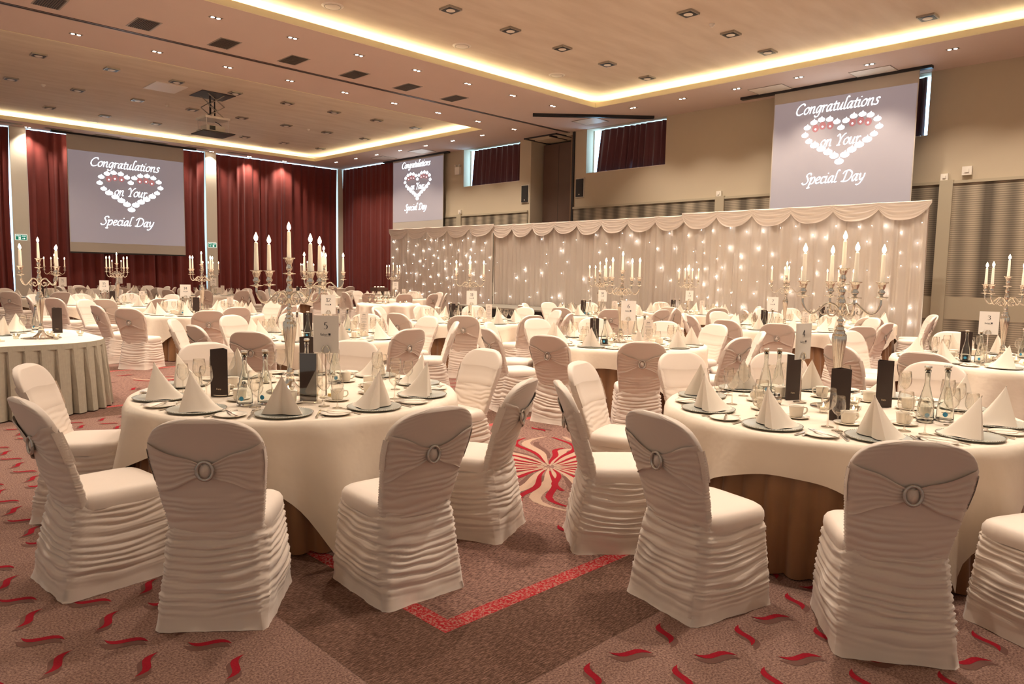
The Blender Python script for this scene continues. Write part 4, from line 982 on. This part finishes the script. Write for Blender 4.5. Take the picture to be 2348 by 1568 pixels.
# ---- seats: where each one is, told from the camera's side
def seat_names(key, n, phase):
    x, y = TABLES[key][:2]; base = math.degrees(math.atan2(-y, -x)); out = {}
    L = []
    for i in range(n):
        a = phase+i*360/n; rel = (a-base+180) % 360-180   # >0: counter-clockwise seen from above = to the right in view
        L.append((abs(rel), rel > 0, a, i))
    for side, nm in ((True, 'right'), (False, 'left')):
        S = sorted([l for l in L if l[1] == side])
        for k, l in enumerate(S): out[l[3]] = '%s place from front, %s side of' % (ORD[k], nm)
    return out
def facing(x, y, tx, ty): return math.atan2(ty-y, tx-x)-PI/2
full = ['5', '4', '3', '6', '12']; mid = ['7', '11', '14', 'a', 'b', '9']
for key, (x, y, ph_, ca, cda, txt) in TABLES.items():
    nm = ph_; Z = .752
    seats = seat_names(key, 10, PHASE[key]); rr = random.Random(int(txt)*13+5)
    far = key not in full and key not in mid
    big = key in ('5', '4')
    place(tproto, (x, y, 0), ca, 'round table with floor length brown underskirt, %s' % nm, 'table', 'round banquet tables')
    place(clothp[len(txt+key) % 3 if key != '5' else 0], (x, y, 0), ca, 'square ivory linen cloth with hanging corners on %s' % nm, 'tablecloth', 'ivory tablecloths')
    if key == '4': cx, cyy = 4.68, 1.81
    elif key == '5': cx, cyy = 2.28, 4.40
    else: cx, cyy = x, y
    place(mirror, (cx, cyy, Z), 0, 'round mirror disc under the candelabrum on %s' % nm, 'mirror', 'mirror discs under candelabra')
    place(cnd, (cx, cyy, Z+.005), cda, 'tall five-light silver candelabrum on %s' % nm, 'candelabrum', 'silver candelabra')
    tops = [('centre', cx, cyy, Z+.875)]
    arms = sorted([(scr(cx+.235*math.cos(cda+PI/2*k), cyy+.235*math.sin(cda+PI/2*k)), k) for k in range(4)])
    for q, (_, k) in enumerate(arms): tops.append((['leftmost', 'inner left', 'inner right', 'rightmost'][q], cx+.235*math.cos(cda+PI/2*k), cyy+.235*math.sin(cda+PI/2*k), Z+.795))
    for q, (w_, px, py, pz_) in enumerate(tops):
        lab = 'lit ivory candle on %s of the candelabrum, %s' % ('tall centre cup' if q == 0 else w_+' arm', nm)
        place(can, (px, py, pz_), rr.uniform(0, 6), lab, 'candle', 'lit candles on candelabra')
    for i in range(10):
        a = math.radians(PHASE[key]+36*i); c, s = math.cos(a), math.sin(a); rz = a+PI/2   # local +Y points to the centre
        P_ = lambda r_, t_: (x+r_*c-t_*s, y+r_*s+t_*c)
        w_ = seats[i]; jr = rr.uniform(-.12, .12)
        px, py = P_(.84, 0)
        place(charger, (px, py, Z), 0, 'silvery beaded charger plate, %s %s' % (w_, nm), 'charger plate', 'charger plates')
        napr = rr.choice((-2.36, -2.0, -.785, -.785, .785, .5))+rr.uniform(-.2, .2)
        if key == '5': napr = {0: -2.45, 1: -.75, 2: .35, 3: .8, 4: .85, 9: -2.3, 8: -1.9, 7: -1.2, 6: .1, 5: .6}[i]
        if key == '4': napr = {0: -2.3, 9: -2.2, 8: -1.5, 1: -2.15, 2: .25, 3: .75, 4: .8, 5: .3, 6: -.6, 7: -.785}[i]
        place(naps[i % 2], (px, py, Z+.009), napr, 'white folded napkin, %s %s' % (w_, nm), 'napkin', 'folded napkins')
        if not far or i % 2 == 0 or True:
            if not far:
                g = P_(.60, .20); place(gl1, (*g, Z), 0, 'larger stemmed wine glass, %s %s' % (w_, nm), 'wine glass', 'wine glasses')
                g = P_(.665, .28); place(gl2, (*g, Z), 0, 'smaller stemmed wine glass, %s %s' % (w_, nm), 'wine glass', 'wine glasses')
            elif i < 8 or key == 'c':
                g = P_(.60, .20); place(gl1, (*g, Z), 0, 'stemmed wine glass, %s %s' % (w_, nm), 'wine glass', 'wine glasses')
        if not far:
            g = P_(.48, -.02+jr*.3); place(saucer, (*g, Z), 0, 'ivory saucer, %s %s' % (w_, nm), 'saucer', 'ivory saucers')
            place(cup, (*g, Z-.006), rr.uniform(0, 6.28), 'ivory coffee cup, %s %s' % (w_, nm), 'cup', 'ivory coffee cups')
            g = P_(.86, -.275); place(sidep, (*g, Z), 0, 'small ivory side plate, %s %s' % (w_, nm), 'side plate', 'ivory side plates')
            if key in full:
                g = P_(.86, -.275); place(knife, (*g, Z+.012), rz+.5, 'butter knife on side plate, %s %s' % (w_, nm), 'knife', 'butter knives')
            if big or key in ('3', '6'):
                g = P_(.84, .185); place(knife, (*g, Z), rz, 'table knife, %s %s' % (w_, nm), 'knife', 'table knives', sc=(1.25, 1.1, 1.2))
                g = P_(.84, .218); place(spoon, (*g, Z), rz, 'dessert spoon, %s %s' % (w_, nm), 'spoon', 'dessert spoons', sc=(1.25, 1.1, 1.2))
            if big:
                g = P_(.84, -.172); place(fork, (*g, Z), rz, 'table fork, %s %s' % (w_, nm), 'fork', 'table forks', sc=(1.25, 1.1, 1.2))
    # centre of the table
    base = math.atan2(-y, -x)
    C_ = lambda r_, da: (x+r_*math.cos(base+da), y+r_*math.sin(base+da))
    if key == '5':
        bl = [(1.85, 4.13, 'left bottle of the front pair'), (1.965, 4.10, 'right bottle of the front pair'), (2.52, 4.62, 'left bottle behind the number card'), (2.71, 4.56, 'right bottle behind the number card')]
        mn = [(1.87, 4.52, -.72, menb, 'black', 'left of the candelabrum'), (2.74, 5.02, -.5, menb, 'dark', 'behind the candelabrum')]
        cdp, cdr = (2.36, 4.08), -.95
    elif key == '4':
        bl = [(4.60, 1.27, 'left bottle of the right pair'), (4.72, 1.20, 'right bottle of the right pair'), (4.77, 2.33, 'left bottle of the far pair'), (4.86, 2.28, 'right bottle of the far pair')]
        mn = [(4.25, 1.62, -1.15, menb, 'black', 'in front of the candelabrum'), (4.93, 1.62, -.75, menb, 'black', 'right of the candelabrum'), (4.73, 2.13, -.55, menb, 'brown', 'under the number card')]
        cdp, cdr = (4.66, 2.03), -.15
    else:
        bl = [(*C_(.53, -.62), 'left bottle of the front pair'), (*C_(.50, -.38), 'right bottle of the front pair')]
        if key in full: bl += [(*C_(.50, 2.5), 'left bottle of the rear pair'), (*C_(.50, 2.76), 'right bottle of the rear pair')]
        mn = [(*C_(.40, -1.0+.2*rr.random()), base+PI/2+.1, menb, 'black', 'left of the candelabrum'), (*C_(.42, .9), base+PI/2-.2, menw, 'white printed', 'right of the candelabrum')]
        cdp, cdr = C_(.34, {'6': .25, '3': -.4, '12': .15, '14': -.9, '15': -.8, '16': .5, '7': -.6, '9': .1, '11': .1}.get(key, .2)), base+PI/2
    if key == '12': mn = [(*C_(.40, -.5), base+PI/2+.15, menb, 'black', 'left of the candelabrum'), (*C_(.5, 1.4), base+PI/2-.3, menw, 'white printed', 'right of the candelabrum')]
    if key == '14' or key == '15': mn = [(*C_(.3, -.35), base+PI/2+.15, menb, 'black', 'right of the number card'), (*C_(.5, 1.2), base+PI/2-.2, menw, 'white printed', 'right of the candelabrum')]
    for (px, py, w_) in bl: place(bot, (px, py, Z), rr.uniform(-.6, .6)+base-PI*1.25, 'clear cork-stoppered water bottle, %s on %s' % (w_, nm), 'bottle', 'water bottles')
    for (px, py, rz, pm, col_, w_) in mn: place(pm, (px, py, Z), rz, '%s folded menu standing %s on %s' % (col_, w_, nm), 'menu', 'folded menus')
    if key == '5': place(acry, (2.18, 3.98, Z), -.78, 'dark menu in a clear acrylic holder, front of table 5', 'menu holder')
    if key in ('5', '4'): tl = [(-.42, .18, 'front left'), (.48, .2, 'front right'), (2.6, .2, 'rear')]
    elif not far: tl = [(-.5, .22, 'front left'), (.6, .22, 'front right')]
    else: tl = []
    for (da, r_, w_) in tl:
        px, py = C_(r_, da); place(tea, (px, py, Z), rr.random(), 'lit tealight in crystal holder, %s of candelabrum on %s' % (w_, nm), 'tealight', 'lit tealights')
    if key in full:
        place(butter, (*C_(.38, .55), Z), .4, 'small butter dish with a yellow pat on %s' % nm, 'butter dish', 'butter dishes')
        place(sugar, (*C_(.36, -1.6), Z), .4, 'small steel bowl of sugar sachets on %s' % nm, 'sugar bowl', 'sugar bowls')
    if key not in ('a', 'd'):
        cr = mk_card(txt); cr.scale = (1.1, 1.1, 1.04); cr.location = (*cdp, Z); cr.rotation_euler = (0, 0, cdr); tag(cr, 'white number card reading %s on a thin silver stand' % txt if key not in ('b', 'c', 'e', 'f') else 'distant white number card on a silver stand, %s' % nm, 'table number', 'table number cards')

# ---- skirted top table at the left with its own candelabrum
TX0, TX1, TY0, TY1 = -1.8, 2.48, 8.60, 10.9
out = [(TX0, TY0), (1.80, TY0-.02)]+[(1.80+.66*math.sin(a), TY0+.68-.70*math.cos(a)) for a in [PI/2*i/8 for i in range(1, 9)]]+[(2.48, 10.3), (2.3, 10.75), (1.9, 10.92), (TX0, 10.92)]
tt = empty('skirted_table'); b = MB('pleattop'); k = len(out)
flat(b, out, .715, .035); b.build('tabletop', tt)
b = MB('pleat'); peri = []
for i in range(len(out)-1):
    p, q = Vector(out[i]), Vector(out[i+1]); n = max(1, int((q-p).length/.02)); peri += [(p+(q-p)*t/n) for t in range(n)]
P = [[], [], [], []]
for i, p in enumerate(peri):
    t = (peri[min(i+1, len(peri)-1)]-peri[max(i-1, 0)]).normalized(); nrm = Vector((t.y, -t.x)); u = (i % 7)/7; d = .045*(1-u**3) if i % 7 else -.012
    for j, (z, k_) in enumerate(((.735, .2), (.665, .35), (.35, 1.0), (.012, 1.5))):
        q = p+nrm*(.004+d*k_+.012*(1-z/.74)); P[j].append((q.x, q.y, z))
b.grid(P, sm=False); b.build('box_pleat_skirt', tt)
b = MB('pleat')
for zz in (0,):
    A = []; B2 = []
    for i, p in enumerate(peri):
        t = (peri[min(i+1, len(peri)-1)]-peri[max(i-1, 0)]).normalized(); nrm = Vector((t.y, -t.x)); q = p+nrm*.010; A.append((q.x, q.y, .748)); B2.append((q.x+nrm.x*.006, q.y+nrm.y*.006, .695))
    b.grid([A, B2])
b.build('header_band', tt)
tag(tt, 'long ivory topped table with sage pleated skirting at the left edge', 'table')
Z = .751; nm = 'the pleated table'
b = MB('mirror'); cx, cyy = 1.89, 9.38
place(mirror, (cx, cyy, Z), 0, 'round mirror disc under the candelabrum on the pleated table', 'mirror', 'mirror discs under candelabra', sc=(1.3, 1.3, 1))
place(cnd, (cx, cyy, Z+.005), .59, 'tall five-light silver candelabrum on the pleated table', 'candelabrum', 'silver candelabra')
arms = sorted([(scr(cx+.235*math.cos(.59+PI/2*k), cyy+.235*math.sin(.59+PI/2*k)), k) for k in range(4)])
place(can, (cx, cyy, Z+.875), 0, 'lit ivory candle on tall centre cup of the candelabrum, pleated table', 'candle', 'lit candles on candelabra')
for q, (_, k) in enumerate(arms):
    place(can, (cx+.235*math.cos(.59+PI/2*k), cyy+.235*math.sin(.59+PI/2*k), Z+.795), q, 'lit ivory candle on %s arm of the candelabrum, pleated table' % ['leftmost', 'inner left', 'inner right', 'rightmost'][q], 'candle', 'lit candles on candelabra')
for (px, py, w_) in [(1.66, 9.42, 'left of the candelabrum base'), (1.98, 9.15, 'right of the candelabrum base'), (2.02, 9.62, 'behind the candelabrum base'), (2.30, 9.50, 'at the right end')]:
    place(tea, (px, py, Z+(.006 if abs(px-cx) < .19 and abs(py-cyy) < .19 else 0)), px*3, 'lit tealight in a cut crystal holder %s of the pleated table' % w_ if 'end' in w_ else 'lit tealight in a cut crystal holder %s on the pleated table' % w_, 'tealight', 'lit tealights')
place(menb, (2.20, 10.05, Z), -.45, 'black folded menu standing at the right end of the pleated table', 'menu', 'folded menus')
for i, (px, py) in enumerate([(1.62, 9.98), (1.28, 9.9), (1.85, 10.45)]):
    w_ = ['right', 'left', 'rear'][i]
    place(charger, (px, py, Z), 0, 'silvery beaded charger plate, %s one on the pleated table' % w_, 'charger plate', 'charger plates')
    place(naps[0], (px, py, Z+.009), 1.0+i, 'white folded napkin, %s one on the pleated table' % w_, 'napkin', 'folded napkins')
for i, (px, py) in enumerate([(1.52, 10.28), (1.62, 10.38), (1.86, 10.12), (1.97, 10.2), (1.40, 10.5)]):
    place((gl1, gl2)[i % 2], (px, py, Z), 0, '%s wine glass from the left on the pleated table' % ORD[i], 'wine glass', 'wine glasses')
for i, (px, py) in enumerate([(1.72, 10.75), (2.08, 10.6)]):
    place(bot, (px, py, Z), 0, '%s water bottle on the pleated table' % ('left', 'right')[i], 'bottle', 'water bottles')
place(butter, (1.45, 9.15, Z), .3, 'small pale dish at the left front of the pleated table', 'butter dish', 'butter dishes')

# ---- cake table
ck = empty('cake_table', (10.75, 15.45, 0)); b = MB('under'); underskirt(b, 8, R=.74); b.build('underskirt', ck); b = MB('under'); b.lathe([(.76, .71), (.77, .74)], 36); b.build('tabletop', ck); tag(ck, 'small round cake table with brown underskirt before the left backdrop', 'table')
b = MB('cloth'); cloth(b, 9, .9, R=.79, half=1.02, wr=1.6, amp=1.6); o = b.build('tablecloth', None, (10.75, 15.45, .004)); tag(o, 'rumpled ivory satin cloth draped over the cake table', 'tablecloth')
st = empty('cake_stand', (10.65, 15.75, .765)); b = MB('glass', 'silver'); b.lathe([(.0, .20), (.36, .20), (.36, .21), (.0, .21)], 30, cap=False, mi=0); b.build('glass_plate', st)
b = MB('silver')
for sx in (-.2, .2):
    for sy in (-.12, .12): b.lathe([(.05, 0), (.012, .02), (.012, .07), (.06, .13), (.012, .17), (.012, .20)], 10, (sx, sy, 0), cap=False)
for sx in (-.07, .07): b.lathe([(.012, .21), (.012, .30)], 8, (sx, 0, 0))
b.build('legs', st); tag(st, 'clear glass cake stand on the rumpled cake table', 'cake stand')
kc = empty('wedding_cake', (10.65, 15.75, 1.065)); b = MB('choc'); b.box(-.16, .16, -.16, .16, 0, .095); b.build('chocolate_tier', kc)
b = MB('icing')
for i in range(9): b.lathe([(.0, 0), (.022, .005), (.025, .018), (.014, .032), (.0, .034)], 9, (-.13+.032*i, .05*math.sin(i*2), .095), cap=False)
b.build('icing_roses', kc); tag(kc, 'dark square chocolate cake topped with white roses on the stand', 'cake')
for i, (dx, dy) in enumerate([(-.35, -.35), (.0, -.48), (.32, -.3)]): place(tea, (10.75+dx, 15.45+dy, .775), i, '%s lit tealight from the left on the cake table' % ORD[i], 'tealight', 'lit tealights')
# ---- buffet table in the far corner
bt = empty('buffet_table', (15.9, 27.9, 0)); b = MB('cloth'); b.box(-1.2, 1.2, -.38, .38, .02, .80); b.build('draped_cloth', bt)
b = MB('cloth'); b.box(-1.24, 1.24, -.41, .41, .80, .815); b.build('tabletop', bt)
tag(bt, 'long white clothed buffet table below the corner curtains', 'table')

# ================================================================== CHAIRS
def put_chair(proto, cx, cy_, fx, fy, lab):
    return place(proto, (cx, cy_, 0), math.atan2(fy, fx)-PI/2, lab, 'chair', 'chairs in ivory ruched covers')
placed = []
hero = [(1.03, 3.97, 1, .10, 'ivory covered chair at the left edge, facing right to table 5'), (1.35, 3.22, .63, .78, 'ivory covered chair front left of table 5, back and ring facing us'),
        (2.08, 2.90, .06, 1, 'ivory covered chair front right of table 5, seat turned left'), (2.90, 3.25, -.42, .90, 'ivory covered chair right of table 5, seen side on facing left'),
        (1.25, 5.10, .82, -.50, 'ivory covered chair left of table 5 before the pleated table, its front visible'), (3.68, 4.38, -1, .02, 'ivory covered chair right of table 5 whose plain front faces us'),
        (3.36, 2.55, .76, -.65, 'ivory covered chair left of table 4, seen side on facing right'), (4.05, 3.03, .30, -.95, 'ivory covered chair behind the side-on one, left of table 4'),
        (3.06, 1.79, .97, -.22, 'ivory covered chair front left of table 4 with visible back ring'), (3.335, 1.045, .82, .57, 'largest ivory covered chair at the front of table 4, back to us'),
        (3.90, .50, .42, .91, 'ivory covered chair cut off by the right photo edge')]
for i, (a, b_, c, d, lab) in enumerate(hero): put_chair(CH[i % 3], a, b_, c, d, lab); placed.append((a, b_))
bt_ = lambda x, y, k: (x, y, k)     # measured back tops: x, y, table, look
EXP = [(5.50, 5.07, '6'), (5.75, 4.06, '6'), (5.16, 3.19, '4'), (3.20, 7.0, '12'), (4.32, 10.84, '14'), (3.79, 15.23, '14'), (3.52, 11.85, '14'), (3.40, 13.0, '14'), (4.78, 6.49, '12'), (5.91, 7.20, '12'),
       (6.30, 7.75, '12'), (5.57, 6.04, '6'), (8.05, 7.75, '11'), (7.45, 7.09, '6'), (2.38, 6.05, '5'), (3.51, 5.60, '5'), (5.86, 2.75, '4'), (6.22, 1.67, '4'), (7.1, 2.0, '3'), (8.60, 3.30, '3'), (7.15, 2.75, '3'),
       (8.81, 5.05, '6'), (7.1, 3.77, '6'), (8.1, 4.05, '6'), (11.68, 3.85, '7'), (10.45, 3.75, '7'), (9.9, 4.7, '7'), (14.9, 4.15, 'a'), (13.2, 4.6, 'a'), (11.07, 6.9, '7'), (10.37, 2.61, '3'), (9.3, 3.45, '3')]
cnt = {}
cand = []
for (x, y, k) in EXP:
    tx, ty = TABLES[k][:2]; f = Vector((tx-x, ty-y)).normalized(); q_ = max(.0, 1.33-(math.hypot(tx-x, ty-y)-.30)); cand.append((x+(.30-q_)*f.x, y+(.30-q_)*f.y, f.x, f.y, k))
for key, (x, y, *_r) in TABLES.items():
    for i in range(10):
        a = math.radians(PHASE[key]+36*i); c, s = math.cos(a), math.sin(a); r_ = 1.36+.10*math.sin(i*2.7+x)
        cand.append((x+r_*c, y+r_*s, -c, -s, key))
OK = []
for (cx, cy_, fx, fy, k) in cand:
    if any(math.hypot(cx-p[0], cy_-p[1]) < .56 for p in placed): continue
    if any(kk != k and math.hypot(cx-v[0], cy_-v[1]) < 1.38 for kk, v in TABLES.items()): continue
    if math.hypot(cx-10.75, cy_-15.45) < 1.1 or cx > 15.75 or cy_ > 28.2: continue
    if cx > 14.0 and 11.1 < cy_ < 17.6: continue
    if cx < 2.9 and 8.2 < cy_ < 11.2: continue
    n_here = sum(1 for o in OK if o[4] == k)+sum(1 for p in placed if False)
    if scr(cx, cy_, .5) < -150 or scr(cx, cy_, .5) > 2480: continue
    if k in ('5', '4') and n_here > 5: continue
    if k == '3' and cy_ < 1.6 and cx < 8.8: continue
    if n_here >= 10: continue
    placed.append((cx, cy_)); OK.append((cx, cy_, fx, fy, k))
for key in TABLES:
    L = [o for o in OK if o[4] == key]; x, y = TABLES[key][:2]; base = math.atan2(-y, -x)
    for side in (0, 1):
        S = sorted([(abs((math.atan2(o[1]-y, o[0]-x)-base+PI) % (2*PI)-PI), o) for o in L if (((math.atan2(o[1]-y, o[0]-x)-base+PI) % (2*PI)-PI) > 0) == bool(side)], key=lambda q: q[0])
        for n_, (ra, o) in enumerate(S):
            look = 'back to us' if ra < 1.2 else ('front to us' if ra > 1.95 else 'side on')
            near = math.hypot(o[0], o[1]) < 9
            put_chair((CH if near else CHL)[(n_+side) % (3 if near else 2)], o[0], o[1], o[2], o[3], 'ivory covered chair, %s, %s from front, %s side of %s' % (look, ORD[n_], ('left', 'right')[side], TABLES[key][2]))
for i, (x, y) in enumerate([(14.95, 27.0), (15.75, 27.0), (16.6, 27.0)]):
    put_chair(CHL[0], x, y, 0, 1, '%s ivory covered chair from the left at the corner buffet table' % ORD[i])
# prototypes never used are removed
for o in list(COL.objects):
    if o.type in ('EMPTY', 'MESH') and o.parent is None and 'label' not in o.keys() and o.get('kind') != 'structure':
        for c in list(o.children_recursive): bpy.data.objects.remove(c)
        bpy.data.objects.remove(o)
